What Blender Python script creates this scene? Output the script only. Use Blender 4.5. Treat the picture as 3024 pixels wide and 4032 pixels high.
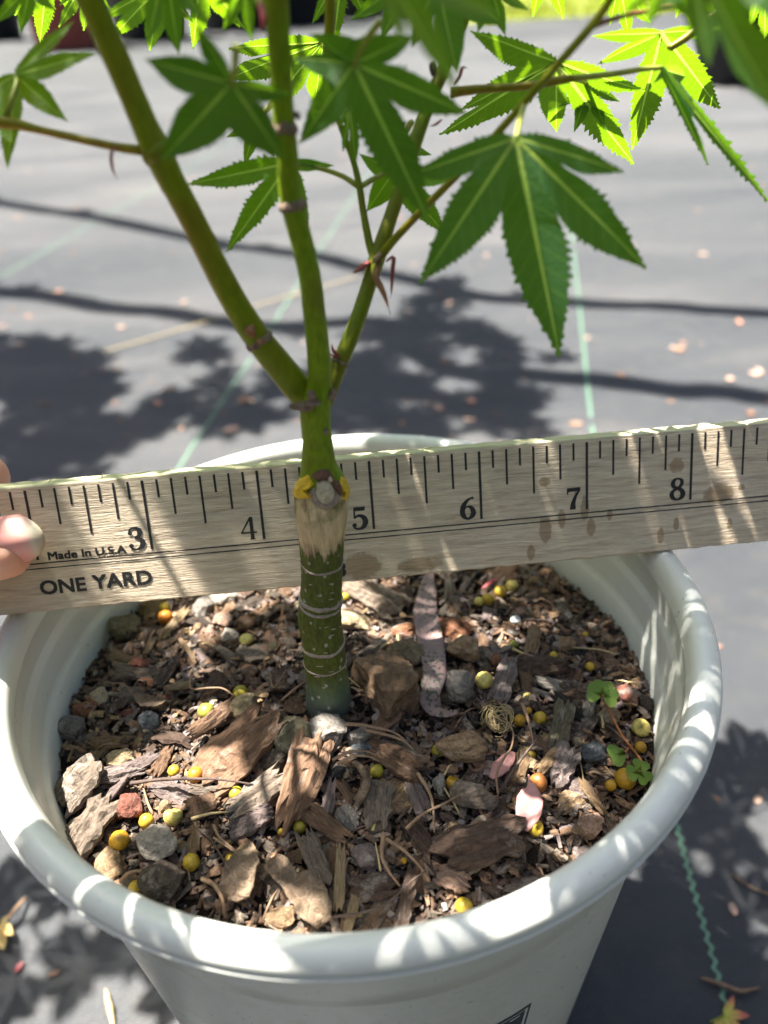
import bpy, bmesh, math, random
import numpy as np
from mathutils import Vector, Matrix, noise

# ------------------------------------------------------------------ scene, camera, light
sc = bpy.context.scene
for o in list(bpy.data.objects):
    bpy.data.objects.remove(o)
COL = sc.collection
GZ = 180.0                     # the ground lies 180 mm below the pot rim; lengths below are millimetres
def W(p):
    return Vector((p[0] * .001, p[1] * .001, (p[2] + GZ) * .001))

FPX = 3020.0
PITCH, ROLL, CAMH = math.radians(35.22), math.radians(-3.18), 118.9
_c, _s = math.cos(PITCH), math.sin(PITCH)
Fv = np.array([0, _c, -_s]); _U = np.array([0, _s, _c]); _R = np.array([1., 0, 0])
Rv = _R * math.cos(ROLL) + _U * math.sin(ROLL)
Uv = -_R * math.sin(ROLL) + _U * math.cos(ROLL)
CAM = np.array([0, 0, CAMH])
cd = bpy.data.cameras.new('camera'); cam = bpy.data.objects.new('camera', cd); COL.objects.link(cam)
cd.sensor_fit = 'VERTICAL'; cd.sensor_height = 36.0; cd.lens = FPX / 4032 * 36.0
cd.clip_start = .005; cd.clip_end = 500
cd.dof.use_dof = True; cd.dof.focus_distance = .166; cd.dof.aperture_fstop = cd.lens / 2.5
cd.dof.aperture_blades = 0
cam.matrix_world = Matrix(((Rv[0], Uv[0], -Fv[0], 0), (Rv[1], Uv[1], -Fv[1], 0),
                           (Rv[2], Uv[2], -Fv[2], (CAMH + GZ) * .001), (0, 0, 0, 1)))
sc.camera = cam

SUN_EL, SUN_AZ = math.radians(67), math.radians(145)
S = np.array([math.cos(SUN_EL) * math.cos(SUN_AZ), math.cos(SUN_EL) * math.sin(SUN_AZ), math.sin(SUN_EL)])
w = bpy.data.worlds.new('World'); sc.world = w; w.use_nodes = True
nt = w.node_tree; nt.nodes.clear()
sky = nt.nodes.new('ShaderNodeTexSky'); sky.sky_type = 'NISHITA'; sky.sun_disc = False
sky.sun_elevation = SUN_EL; sky.sun_rotation = math.pi / 2 - SUN_AZ
sky.air_density = .85; sky.dust_density = 2.4; sky.ozone_density = .8
bg = nt.nodes.new('ShaderNodeBackground'); bg.inputs[1].default_value = .05
wo = nt.nodes.new('ShaderNodeOutputWorld')
nt.links.new(sky.outputs[0], bg.inputs[0]); nt.links.new(bg.outputs[0], wo.inputs[0])
sl = bpy.data.lights.new('sun', 'SUN'); sl.energy = 5.0; sl.angle = math.radians(.53); sl.color = (1, .95, .86)
so = bpy.data.objects.new('sun', sl); COL.objects.link(so)
so.rotation_euler = Vector(S).to_track_quat('Z', 'Y').to_euler(); so.location = (-1, 1, 3)
sc.view_settings.view_transform = 'Standard'; sc.view_settings.look = 'None'
sc.view_settings.gamma = 1; sc.view_settings.exposure = 2.5
sc.render.engine = 'CYCLES'; sc.render.resolution_x = 768; sc.render.resolution_y = 1024
sc.cycles.max_bounces = 10; sc.cycles.transparent_max_bounces = 8

# ------------------------------------------------------------------ picture points to places
def ray(u, v): return Fv + Rv * (u - 1512) / FPX - Uv * (v - 2016) / FPX
def P(u, v, d): return CAM + ray(u, v) * d
def Pz(u, v, z): r = ray(u, v); return CAM + r * (z - CAMH) / r[2]
def Py(u, v, y): r = ray(u, v); return CAM + r * y / r[1]
def proj(q):
    q = np.asarray(q, float) - CAM; z = q @ Fv
    return 1512 + FPX * (q @ Rv) / z, 2016 - FPX * (q @ Uv) / z, z

# ------------------------------------------------------------------ objects
ORG = {}
def link(name, me, parent=None, origin=(0, 0, 0), col=None):
    o = bpy.data.objects.new(name, me); COL.objects.link(o)
    origin = np.asarray(origin, float); ORG[o] = origin
    if parent is None: o.location = W(origin)
    else:
        o.parent = parent; o.location = Vector((origin - ORG[parent]) * .001)
    if col is not None: o.color = (col[0], col[1], col[2], 1)
    return o
def tag(o, label, cat, group=None, kind=None):
    if label: o['label'] = label
    if cat: o['category'] = cat
    if group: o['group'] = group
    if kind: o['kind'] = kind
    return o
def thing(name, label, cat, origin, group=None):
    return tag(link(name, None, None, origin), label, cat, group)
def mk(name, V, F, mats, smooth=True, fm=None):
    me = bpy.data.meshes.new(name)
    me.from_pydata([tuple(map(float, v)) for v in V], [], [tuple(int(i) for i in f) for f in F])
    if not isinstance(mats, (list, tuple)): mats = [mats]
    for m in mats: me.materials.append(m)
    if fm is not None: me.polygons.foreach_set('material_index', fm)
    me.polygons.foreach_set('use_smooth', [smooth] * len(me.polygons))
    me.update(); return me
def add(name, V, F, mat, parent=None, smooth=True, origin=None, col=None, fm=None):
    V = np.asarray(V, float)
    if origin is None:
        origin = V.mean(0) if parent is not None else np.array([V[:, 0].mean(), V[:, 1].mean(), V[:, 2].min()])
    me = mk(name, (V - origin) * .001, F, mat, smooth, fm)
    return link(name, me, parent, origin, col)
def merge(parts):
    V, F, n = [], [], 0
    for v, f in parts:
        V.append(np.asarray(v, float)); F += [tuple(i + n for i in q) for q in f]; n += len(v)
    return np.concatenate(V), F
def nrm(v): v = np.asarray(v, float); return v / (np.linalg.norm(v) + 1e-12)
def spline(pts, n):
    """Catmull-Rom through points (any dimension)"""
    p = np.asarray(pts, float); m = len(p)
    if m == 2:
        t = np.linspace(0, 1, n)[:, None]; return p[0] * (1 - t) + p[1] * t
    q = np.vstack([2 * p[0] - p[1], p, 2 * p[-1] - p[-2]])
    out = []
    for t in np.linspace(0, m - 1 - 1e-9, n):
        i = int(t); f = t - i; a, b, c, d = q[i:i + 4]
        out.append(.5 * (2 * b + (c - a) * f + (2 * a - 5 * b + 4 * c - d) * f * f + (3 * b - a - 3 * c + d) * f ** 3))
    return np.array(out)
def tube(pts, rad, seg=10, cap=True, wob=0, seed=0, squash=None):
    pts = np.asarray(pts, float); n = len(pts)
    rad = np.broadcast_to(np.asarray(rad, float), (n,))
    T = np.gradient(pts, axis=0); T /= np.linalg.norm(T, axis=1)[:, None] + 1e-12
    a = np.array([0, 0, 1.]) if abs(T[0][2]) < .8 else np.array([0, 1., 0])
    N = nrm(np.cross(T[0], a)); V = []
    for i in range(n):
        N = nrm(N - T[i] * (N @ T[i])); B = np.cross(T[i], N)
        for k in range(seg):
            th = 2 * math.pi * k / seg
            r = rad[i]
            if wob: r *= 1 + wob * noise.noise(Vector((math.cos(th) * 1.3, math.sin(th) * 1.3, i * .35 + seed)))
            sq = 1 if squash is None else squash
            V.append(pts[i] + r * (N * math.cos(th) + B * math.sin(th) * sq))
    F = []
    for i in range(n - 1):
        for k in range(seg):
            k2 = (k + 1) % seg
            F.append((i * seg + k, i * seg + k2, (i + 1) * seg + k2, (i + 1) * seg + k))
    if cap:
        F.append(tuple(range(seg))[::-1]); F.append(tuple((n - 1) * seg + k for k in range(seg)))
    return np.array(V), F

# ------------------------------------------------------------------ materials
def newmat(name):
    m = bpy.data.materials.new(name); m.use_nodes = True
    t = m.node_tree; t.nodes.clear()
    out = t.nodes.new('ShaderNodeOutputMaterial')
    def nd(typ, ins=None, **kw):
        n = t.nodes.new(typ)
        for k, v in kw.items(): setattr(n, k, v)
        for k, v in (ins or {}).items():
            if hasattr(v, 'is_output'): t.links.new(v, n.inputs[k])
            else: n.inputs[k].default_value = v
        return n
    return m, t, nd, out
def rgb(c): return (c[0], c[1], c[2], 1)
def ramp(nd, fac, stops):
    r = nd('ShaderNodeValToRGB', {0: fac}); e = r.color_ramp.elements
    e[0].position, e[0].color = stops[0][0], rgb(stops[0][1]); e[1].position, e[1].color = stops[-1][0], rgb(stops[-1][1])
    for p, c in stops[1:-1]:
        k = e.new(p); k.color = rgb(c)
    return r.outputs[0]
def coord(nd, scale=(1, 1, 1), kind='Object', rot=(0, 0, 0)):
    tc = nd('ShaderNodeTexCoord')
    mp = nd('ShaderNodeMapping', {0: tc.outputs[kind], 2: rot, 3: scale})
    return mp.outputs[0]
def mix(nd, f, a, b, mode='MIX'):
    n = nd('ShaderNodeMix', data_type='RGBA', blend_type=mode)
    for i, v in ((0, f), (6, a), (7, b)):
        if hasattr(v, 'is_output'): n.id_data.links.new(v, n.inputs[i])
        else: n.inputs[i].default_value = v if i == 0 else rgb(v)
    return n.outputs[2]
def math_(nd, op, a, b=0, c=0, clamp=False):
    return nd('ShaderNodeMath', {0: a, 1: b, 2: c}, operation=op, use_clamp=clamp).outputs[0]
def noi(nd, vec, scale, detail=4, rough=.55, dist=0):
    return nd('ShaderNodeTexNoise', {'Vector': vec, 'Scale': scale, 'Detail': detail, 'Roughness': rough, 'Distortion': dist}).outputs[0]
def bump(nd, h, strength=.5, dist=.0005):
    return nd('ShaderNodeBump', {'Height': h, 'Strength': strength, 'Distance': dist}).outputs[0]
def plain(name, c, rough=.6, var=.25, scale=300, bmp=.2, spec=.4, dist=.0004, kind='Object', **kw):
    m, t, nd, out = newmat(name)
    v = coord(nd, kind=kind); n1 = noi(nd, v, scale); n2 = noi(nd, v, scale * 4.1)
    f = math_(nd, 'ADD', n1, math_(nd, 'MULTIPLY', n2, .5))
    colr = ramp(nd, f, [(.35, [x * (1 - var) for x in c]), (1.1, [min(1, x * (1 + var)) for x in c])])
    b = nd('ShaderNodeBsdfPrincipled', {'Base Color': colr, 'Roughness': rough, 'Specular IOR Level': spec, 'Normal': bump(nd, n2, bmp, dist)})
    for k, x in kw.items(): b.inputs[k.replace('_', ' ')].default_value = x
    t.links.new(b.outputs[0], out.inputs[0]); return m

M = {}
# landscape fabric: woven dark plastic tapes
def mat_fabric():
    m, t, nd, out = newmat('ground_fabric'); v = coord(nd, (1, 1, 1), 'Object', (0, 0, math.radians(-11)))
    wx = nd('ShaderNodeTexWave', {'Vector': v, 'Scale': 520., 'Distortion': .8, 'Detail': 1}, wave_type='BANDS', bands_direction='X').outputs[1]
    wy = nd('ShaderNodeTexWave', {'Vector': v, 'Scale': 330., 'Distortion': 1.2, 'Detail': 1}, wave_type='BANDS', bands_direction='Y').outputs[1]
    wv = math_(nd, 'MULTIPLY', wx, wy); sp = noi(nd, v, 420, 4, .7)
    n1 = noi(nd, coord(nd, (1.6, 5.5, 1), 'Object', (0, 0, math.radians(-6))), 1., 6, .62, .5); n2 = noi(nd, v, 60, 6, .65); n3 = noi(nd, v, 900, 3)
    c = ramp(nd, n1, [(.32, (0.022, 0.028, 0.0358)), (.5, (0.045, 0.049, 0.0560)), (.68, (0.092, 0.091, 0.0907))])  # stretched light and dark bands in the base colour imitate sun and half-shade
    c = mix(nd, ramp(nd, n2, [(.5, (0, 0, 0)), (.75, (.5, .5, .5))]), c, (0.090, 0.084, 0.0750))
    c = mix(nd, .6, c, ramp(nd, wv, [(.0, (.4, .4, .42)), (.8, (1.2, 1.2, 1.2))]), 'MULTIPLY')
    c = mix(nd, ramp(nd, sp, [(.6, (0, 0, 0)), (.72, (.6, .6, .6))]), c, (0.120, 0.108, 0.0930))
    h = math_(nd, 'ADD', wv, math_(nd, 'MULTIPLY', n3, .6))
    b = nd('ShaderNodeBsdfPrincipled', {'Base Color': c, 'Roughness': .46, 'Specular IOR Level': .5, 'Normal': bump(nd, h, .75, .0005)})
    t.links.new(b.outputs[0], out.inputs[0]); return m
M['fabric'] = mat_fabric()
M['stripe'] = plain('green_stripe', (.10, .20, .13), .55, .3, 900)
M['straw'] = plain('straw', (.42, .32, .16), .6, .3, 400)
# pot plastic
def mat_pot():
    m, t, nd, out = newmat('white_pot_plastic'); v = coord(nd)
    n1 = noi(nd, v, 25, 5, .6); n2 = noi(nd, v, 260, 5, .7)
    geo = nd('ShaderNodeSeparateXYZ', {0: v}).outputs[2]
    # lime scale film on the inner wall near the soil line: a ring of mineral crust
    band = nd('ShaderNodeMapRange', {0: geo, 1: .148, 2: .166, 3: 1., 4: 0.}).outputs[0]
    crust = math_(nd, 'MULTIPLY', band, ramp(nd, n2, [(.5, (0, 0, 0)), (.66, (1, 1, 1))]))
    c = ramp(nd, n1, [(.3, (.62, .635, .585)), (.7, (.70, .708, .65))])
    c = mix(nd, math_(nd, 'MULTIPLY', crust, .30), c, (.50, .45, .30))
    spots = ramp(nd, noi(nd, v, 700, 2), [(.71, (0, 0, 0)), (.76, (1, 1, 1))])
    c = mix(nd, math_(nd, 'MULTIPLY', spots, .55), c, (.12, .1, .08))
    scf = ramp(nd, noi(nd, coord(nd, (60, 60, 9)), 1., 6, .7), [(.58, (0, 0, 0)), (.78, (.28, .28, .28))]); c = mix(nd, scf, c, (.36, .31, .24))
    scr = ramp(nd, noi(nd, coord(nd, (35, 35, 600)), 1., 3, .6, .6), [(.68, (0, 0, 0)), (.74, (.14, .14, .14))]); c = mix(nd, scr, c, (.42, .42, .40))
    b = nd('ShaderNodeBsdfPrincipled', {'Base Color': c, 'Roughness': ramp(nd, n2, [(.3, (.26,) * 3), (.8, (.42,) * 3)]), 'Specular IOR Level': .5,
        'Subsurface Weight': .12, 'Subsurface Scale': .004, 'Subsurface Radius': (1, 1, .9), 'Normal': bump(nd, n2, .05, .0003)})
    t.links.new(b.outputs[0], out.inputs[0]); return m
M['pot'] = mat_pot()
M['label_dark'] = plain('label_dark', (.03, .04, .045), .5, .2)
M['label_light'] = plain('label_light', (.5, .52, .5), .5, .1)
# weathered wood of the yardstick; object x runs along the stick, z up its width
STAINS = [(7.86, -7.6, 1.9, 1.9), (6.60, -20.3, 1.6, 3.6), (6.98, -16.0, 1.1, 3.4), (6.76, -18.0, 1., 2.6), (6.46, -25.6, 1.1, 2.0), (7.04, -20.8, 1.2, 2.4),
          (7.22, -18.1, .7, 1.5), (8.28, -15.4, 4.2, 2.6), (8.5, -14.3, .9, .9), (7.72, -24.6, .9, 2.2), (7.87, -22., .8, 1.7), (8.4, -23.2, .7, 1.5), (6.6, -8.6, 1.5, 1.2),
          (4.86, -25.0, 5, 3.5), (5.4, -26, 6, 2.), (6.9, -11.8, .6, .6)]
def mat_wood():
    m, t, nd, out = newmat('weathered_wood'); v = coord(nd); vs = coord(nd, (75, 850, 850)); vf = coord(nd, (240, 3600, 3600))
    g1 = noi(nd, vs, 1., 6, .65, .4); g2 = noi(nd, vf, 1., 4, .6, .3); g3 = noi(nd, coord(nd, (16, 150, 150)), 1., 3)
    c = ramp(nd, g1, [(.24, (.34, .25, .185)), (.40, (.64, .51, .37)), (.56, (.79, .66, .49)), (.75, (.86, .75, .58))])
    c = mix(nd, .45, c, ramp(nd, g2, [(.3, (.66, .60, .56)), (.62, (1.05, 1.02, 1.))]), 'MULTIPLY')
    c = mix(nd, ramp(nd, g3, [(.5, (0, 0, 0)), (.72, (.35, .35, .35))]), c, (.34, .30, .27))
    tot = None
    nv = nd('ShaderNodeTexNoise', {'Vector': v, 'Scale': 900., 'Detail': 3})
    for (inch, dv, rx, ry) in STAINS:
        sx = (inch - 5) * .0254
        q = nd('ShaderNodeVectorMath', {0: v, 1: (sx, 0, dv * .001)}, operation='SUBTRACT').outputs[0]
        q = nd('ShaderNodeVectorMath', {0: q, 1: (1000 / rx, 0, 1000 / ry)}, operation='MULTIPLY').outputs[0]
        l = nd('ShaderNodeVectorMath', {0: q}, operation='LENGTH').outputs['Value']
        l = math_(nd, 'ADD', l, math_(nd, 'MULTIPLY', math_(nd, 'SUBTRACT', nv.outputs[0], .5), .7))
        a = nd('ShaderNodeMapRange', {0: l, 1: .8, 2: 1.02, 3: .62, 4: 0.}).outputs[0]
        tot = a if tot is None else math_(nd, 'MAXIMUM', tot, a)
    c = mix(nd, tot, c, (.27, .155, .06))
    b = nd('ShaderNodeBsdfPrincipled', {'Base Color': c, 'Roughness': .46, 'Specular IOR Level': .5, 'Normal': bump(nd, math_(nd, 'ADD', g1, math_(nd, 'MULTIPLY', g2, .8)), .8, .0005)})
    t.links.new(b.outputs[0], out.inputs[0]); return m
M['wood'] = mat_wood()
def mat_edge():
    m, t, nd, out = newmat('sawn_wood_edge'); g1 = noi(nd, coord(nd, (25, 500, 500)), 1., 5, .65, .4)
    c = ramp(nd, g1, [(.3, (0.340, 0.315, 0.1615)), (.5, (0.493, 0.468, 0.2720)), (.72, (0.578, 0.552, 0.3570))])
    b = nd('ShaderNodeBsdfPrincipled', {'Base Color': c, 'Roughness': .6, 'Normal': bump(nd, g1, .7, .0006)})
    t.links.new(b.outputs[0], out.inputs[0]); return m
M['edge'] = mat_edge()
def mat_ink():
    m, t, nd, out = newmat('printed_ink'); v = coord(nd, (500, 3500, 3500))
    n = noi(nd, v, 1., 4, .7)
    c = ramp(nd, n, [(.3, (.012, .012, .014)), (.62, (.03, .028, .03)), (.78, (.16, .14, .12))])
    b = nd('ShaderNodeBsdfPrincipled', {'Base Color': c, 'Roughness': .55})
    t.links.new(b.outputs[0], out.inputs[0]); return m
M['ink'] = mat_ink()
# bark of the young trunk, coloured by height above the soil (object z)
def mat_trunk():
    m, t, nd, out = newmat('maple_trunk_bark')
    v = coord(nd); z = nd('ShaderNodeSeparateXYZ', {0: v}).outputs[2]
    st = noi(nd, coord(nd, (900, 900, 90)), 1., 5, .65); fi = noi(nd, coord(nd, (1500, 1500, 500)), 1., 4, .6)
    blob = noi(nd, coord(nd, (170, 170, 120)), 1., 3)
    zz = math_(nd, 'ADD', z, math_(nd, 'MULTIPLY', math_(nd, 'SUBTRACT', st, .5), .011))
    low = ramp(nd, fi, [(.3, (0.050, 0.065, 0.0115)), (.55, (0.094, 0.115, 0.0216)), (.75, (0.144, 0.166, 0.0432))])
    base = mix(nd, nd('ShaderNodeMapRange', {0: zz, 1: .007, 2: .0115, 3: 1., 4: 0.}).outputs[0], low, (.12, .085, .06))
    teal = nd('ShaderNodeMapRange', {0: zz, 1: .010, 2: .018, 3: .6, 4: 0.}).outputs[0]
    base = mix(nd, teal, base, (.10, .16, .14))
    tan = ramp(nd, st, [(.30, (.19, .10, .06)), (.40, (.50, .38, .22)), (.6, (.68, .54, .33)), (.75, (.74, .62, .43))])
    k1 = nd('ShaderNodeMapRange', {0: zz, 1: .0521, 2: .0527, 3: 0., 4: 1.}).outputs[0]
    red = nd('ShaderNodeMapRange', {0: zz, 1: .0524, 2: .0560, 3: .8, 4: 0.}).outputs[0]
    red = math_(nd, 'MULTIPLY', red, ramp(nd, blob, [(.38, (0, 0, 0)), (.55, (1, 1, 1))]))
    tan = mix(nd, red, tan, (.11, .04, .035))
    ol = math_(nd, 'MULTIPLY', nd('ShaderNodeMapRange', {0: zz, 1: .0595, 2: .0615, 3: 0., 4: 1.}).outputs[0], ramp(nd, blob, [(.42, (0, 0, 0)), (.54, (1, 1, 1))]))
    tan = mix(nd, math_(nd, 'MULTIPLY', ol, .85), tan, (.095, .10, .025))
    c = mix(nd, k1, base, tan)
    gr = ramp(nd, fi, [(.3, (.13, .205, .003)), (.55, (.19, .285, .005)), (.75, (.24, .33, .012))])
    gr = mix(nd, ramp(nd, blob, [(.45, (0, 0, 0)), (.7, (.6, .6, .6))]), gr, (.15, .135, .012))
    k2 = nd('ShaderNodeMapRange', {0: zz, 1: .0668, 2: .0676, 3: 0., 4: 1.}).outputs[0]
    c = mix(nd, k2, c, gr)
    # pale lenticel flecks low on the trunk
    vo = nd('ShaderNodeTexVoronoi', {'Vector': coord(nd, (420, 420, 300)), 'Scale': 1., 'Randomness': 1.}).outputs['Distance']
    fl = math_(nd, 'MULTIPLY', ramp(nd, vo, [(.13, (1, 1, 1)), (.2, (0, 0, 0))]), nd('ShaderNodeMapRange', {0: z, 1: .050, 2: .052, 3: 1., 4: 0.}).outputs[0])
    c = mix(nd, math_(nd, 'MULTIPLY', fl, .8), c, (.45, .40, .36))
    b = nd('ShaderNodeBsdfPrincipled', {'Base Color': c, 'Roughness': .5, 'Specular IOR Level': .2, 'Normal': bump(nd, math_(nd, 'ADD', st, fi), .45, .0006)})
    t.links.new(b.outputs[0], out.inputs[0]); return m
M['trunk'] = mat_trunk()
def mat_stem():
    m, t, nd, out = newmat('green_stem'); oi = nd('ShaderNodeObjectInfo')
    fi = noi(nd, coord(nd, (700, 700, 350)), 1., 4, .6); bl = noi(nd, coord(nd, (60, 60, 45)), 1., 3)
    c = ramp(nd, fi, [(.3, (0.111, 0.166, 0.0044)), (.6, (0.166, 0.231, 0.0074)), (.8, (0.222, 0.278, 0.0185))])
    c = mix(nd, ramp(nd, bl, [(.42, (0, 0, 0)), (.68, (0.750, 0.750, 0.6000))]), c, (0.179, 0.140, 0.0150))
    c = mix(nd, 1., c, oi.outputs['Color'], 'MULTIPLY')
    b = nd('ShaderNodeBsdfPrincipled', {'Base Color': c, 'Roughness': .42, 'Specular IOR Level': .22, 'Normal': bump(nd, fi, .2, .0004)})
    t.links.new(b.outputs[0], out.inputs[0]); return m
M['stem'] = mat_stem()
def mat_leaf(name, top, trans, tw=.5):
    m, t, nd, out = newmat(name); v = coord(nd)
    n1 = noi(nd, v, 120, 4); n2 = noi(nd, v, 1500, 3)
    oi = nd('ShaderNodeObjectInfo')
    cell = nd('ShaderNodeTexVoronoi', {'Vector': v, 'Scale': 900.}, feature='DISTANCE_TO_EDGE').outputs[0]
    c = mix(nd, ramp(nd, n1, [(.35, (0, 0, 0)), (.7, (1, 1, 1))]), top, [top[0] * 2.1, top[1] * 1.6, top[2] * 1.5])
    c = mix(nd, 1., c, oi.outputs['Color'], 'MULTIPLY')
    tr = mix(nd, n1, trans, [x * 1.25 for x in trans])
    la = nd('ShaderNodeSeparateXYZ', {0: nd('ShaderNodeAttribute', attribute_name='lobe').outputs['Vector']})
    fr = math_(nd, 'FRACT', math_(nd, 'MULTIPLY', math_(nd, 'SUBTRACT', la.outputs[0], math_(nd, 'MULTIPLY', la.outputs[1], .95)), 10.5))
    vn = nd('ShaderNodeMapRange', {0: math_(nd, 'ABSOLUTE', math_(nd, 'SUBTRACT', fr, .5)), 1: .41, 2: .48, 3: 0., 4: .4}).outputs[0]
    vn = math_(nd, 'MULTIPLY', vn, la.outputs[2])
    c = mix(nd, vn, c, [top[0] * 5, top[1] * 3.2, top[2] * 3]); tr = mix(nd, vn, tr, [min(1, trans[0] * 1.7), min(1, trans[1] * 1.35), trans[2] * 3])
    tr = mix(nd, 1., tr, oi.outputs['Color'], 'MULTIPLY')
    h = math_(nd, 'ADD', math_(nd, 'MULTIPLY', ramp(nd, cell, [(0, (0, 0, 0)), (.12, (1, 1, 1))]), .5), n2)
    bn = bump(nd, h, .25, .0003)
    p = nd('ShaderNodeBsdfPrincipled', {'Base Color': c, 'Roughness': .46, 'Specular IOR Level': .2, 'Normal': bn})
    tl = nd('ShaderNodeBsdfTranslucent', {'Color': tr, 'Normal': bn})
    mx = nd('ShaderNodeMixShader', {0: tw, 1: p.outputs[0], 2: tl.outputs[0]})
    t.links.new(mx.outputs[0], out.inputs[0]); return m
M['leaf'] = mat_leaf('maple_leaf', (.0135, .042, .010), (.32, .62, .008), .30)
M['vein'] = mat_leaf('leaf_vein', (.17, .27, .06), (.55, .85, .10), .42)
M['petiole'] = plain('petiole', (.24, .26, .03), .4, .3, 250)
M['redpet'] = plain('red_petiole', (.22, .085, .03), .4, .35, 200)
M['bud'] = plain('bud_scale', (.20, .03, .035), .5, .4, 400)
M['crust'] = plain('corky_crust', (.27, .19, .14), .8, .75, 900, .9, .3, .0012)
M['ring'] = plain('ring_scar', (.38, .305, .26), .75, .55, 1400, .8, .3, .0008)
M['wax'] = plain('yellow_wax', (.75, .46, .015), .38, .35, 260, .7, .5, .0015)
M['stub'] = plain('cut_wood', (.56, .47, .32), .75, .5, 700, .8, .3, .0008)
# bark chips and stones take their own object colour
def mat_piece(name, grain, dust, bmp, rough=.85, fine=(3000, 3000, 3000), dsc=(1300, 1300, 1300)):
    m, t, nd, out = newmat(name); oi = nd('ShaderNodeObjectInfo')
    tc = nd('ShaderNodeTexCoord'); off = nd('ShaderNodeVectorMath', {0: tc.outputs['Object'], 1: nd('ShaderNodeCombineXYZ', {0: oi.outputs['Random'], 1: oi.outputs['Random'], 2: oi.outputs['Random']}).outputs[0]}, operation='ADD').outputs[0]
    def mp(s): return nd('ShaderNodeMapping', {0: off, 3: s}).outputs[0]
    g = noi(nd, mp(grain), 1., 6, .7, .5); n1 = noi(nd, mp(fine), 1., 6, .7); n2 = noi(nd, mp(dsc), 1., 5, .75)
    c = mix(nd, 1., oi.outputs['Color'], ramp(nd, g, [(.28, (.38, .34, .32)), (.5, (.9, .88, .86)), (.72, (1.45, 1.4, 1.35))]), 'MULTIPLY')
    c = mix(nd, .5, c, ramp(nd, n1, [(.35, (.55, .5, .48)), (.65, (1.15, 1.12, 1.1))]), 'MULTIPLY')
    d = ramp(nd, math_(nd, 'ADD', n2, math_(nd, 'MULTIPLY', math_(nd, 'SUBTRACT', oi.outputs['Random'], .5), .16)), [(.56, (0, 0, 0)), (.68, (1, 1, 1))])
    c = mix(nd, math_(nd, 'MULTIPLY', d, dust), c, (.40, .37, .33))
    b = nd('ShaderNodeBsdfPrincipled', {'Base Color': c, 'Roughness': rough, 'Specular IOR Level': .3, 'Normal': bump(nd, math_(nd, 'ADD', g, n1), bmp, .0011)})
    t.links.new(b.outputs[0], out.inputs[0]); return m
M['chip'] = mat_piece('bark_chip', (2600, 13000, 2600), .55, 1., .85, (9000, 9000, 4000), (2600, 2200, 900))
M['stone'] = mat_piece('pumice_stone', (3800, 3800, 3800), .6, 1., .88, (2000, 2000, 2000), (1000, 1000, 1000))
def mat_pellet():
    m, t, nd, out = newmat('fertiliser_pellet'); oi = nd('ShaderNodeObjectInfo'); v = coord(nd)
    n = noi(nd, v, 2500, 4); n2 = noi(nd, v, 900, 3)
    c = mix(nd, 1., oi.outputs['Color'], ramp(nd, n, [(.3, (.6, .56, .5)), (.7, (1.0, .97, .92))]), 'MULTIPLY')
    c = mix(nd, ramp(nd, n2, [(.5, (0, 0, 0)), (.72, (.75, .75, .75))]), c, (.17, .10, .03))
    b = nd('ShaderNodeBsdfPrincipled', {'Base Color': c, 'Roughness': .46, 'Specular IOR Level': .4, 'Subsurface Weight': .25, 'Subsurface Scale': .0012, 'Subsurface Radius': (1, .6, .15), 'Normal': bump(nd, n, .18, .0004)})
    t.links.new(b.outputs[0], out.inputs[0]); return m
M['pellet'] = mat_pellet()
M['soil'] = plain('dark_soil', (.030, .020, .014), .95, .5, 500, 1., .2, .002)
M['needle'] = plain('dry_needle', (.20, .125, .075), .65, .45, 300)
M['twig'] = plain('dark_twig', (.075, .05, .04), .8, .4, 400, .8)
def mat_dry():
    m, t, nd, out = newmat('dry_leaf'); v = coord(nd); n1 = noi(nd, v, 160, 5, .65); n2 = noi(nd, v, 900, 4, .65, 1.); vv = nd('ShaderNodeTexVoronoi', {'Vector': v, 'Scale': 420.}, feature='DISTANCE_TO_EDGE').outputs[0]
    c = ramp(nd, n1, [(.3, (.085, .055, .035)), (.5, (.19, .13, .085)), (.72, (.30, .22, .14))]); c = mix(nd, .6, c, ramp(nd, n2, [(.35, (.5, .46, .42)), (.65, (1.15, 1.12, 1.1))]), 'MULTIPLY')
    c = mix(nd, ramp(nd, vv, [(0, (.55, .55, .55)), (.05, (0, 0, 0))]), c, (.33, .26, .18))
    b = nd('ShaderNodeBsdfPrincipled', {'Base Color': c, 'Roughness': .7, 'Normal': bump(nd, math_(nd, 'ADD', n2, vv), .7, .0008)}); tl = nd('ShaderNodeBsdfTranslucent', {'Color': c})
    t.links.new(nd('ShaderNodeMixShader', {0: .25, 1: b.outputs[0], 2: tl.outputs[0]}).outputs[0], out.inputs[0]); return m
M['dryleaf'] = mat_dry()
M['clover'] = mat_leaf('clover_leaf', (.10, .19, .04), (.25, .42, .06), .35)
def mat_gum():
    m, t, nd, out = newmat('fallen_gum_leaf'); v = coord(nd)
    n1 = noi(nd, v, 90, 4); n2 = noi(nd, v, 1100, 3, .5)
    c = ramp(nd, n1, [(.3, (.14, .09, .08)), (.55, (.21, .14, .13)), (.75, (.24, .115, .11))])
    zone = nd('ShaderNodeMapRange', {0: noi(nd, v, 45, 2), 1: .38, 2: .5, 3: 0., 4: 1.}).outputs[0]
    c = mix(nd, math_(nd, 'MULTIPLY', ramp(nd, n2, [(.54, (0, 0, 0)), (.58, (1, 1, 1))]), zone), c, (.035, .04, .02))
    b = nd('ShaderNodeBsdfPrincipled', {'Base Color': c, 'Roughness': .5, 'Normal': bump(nd, n2, .3, .0005)})
    t.links.new(b.outputs[0], out.inputs[0]); return m
M['gum'] = mat_gum()
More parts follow.
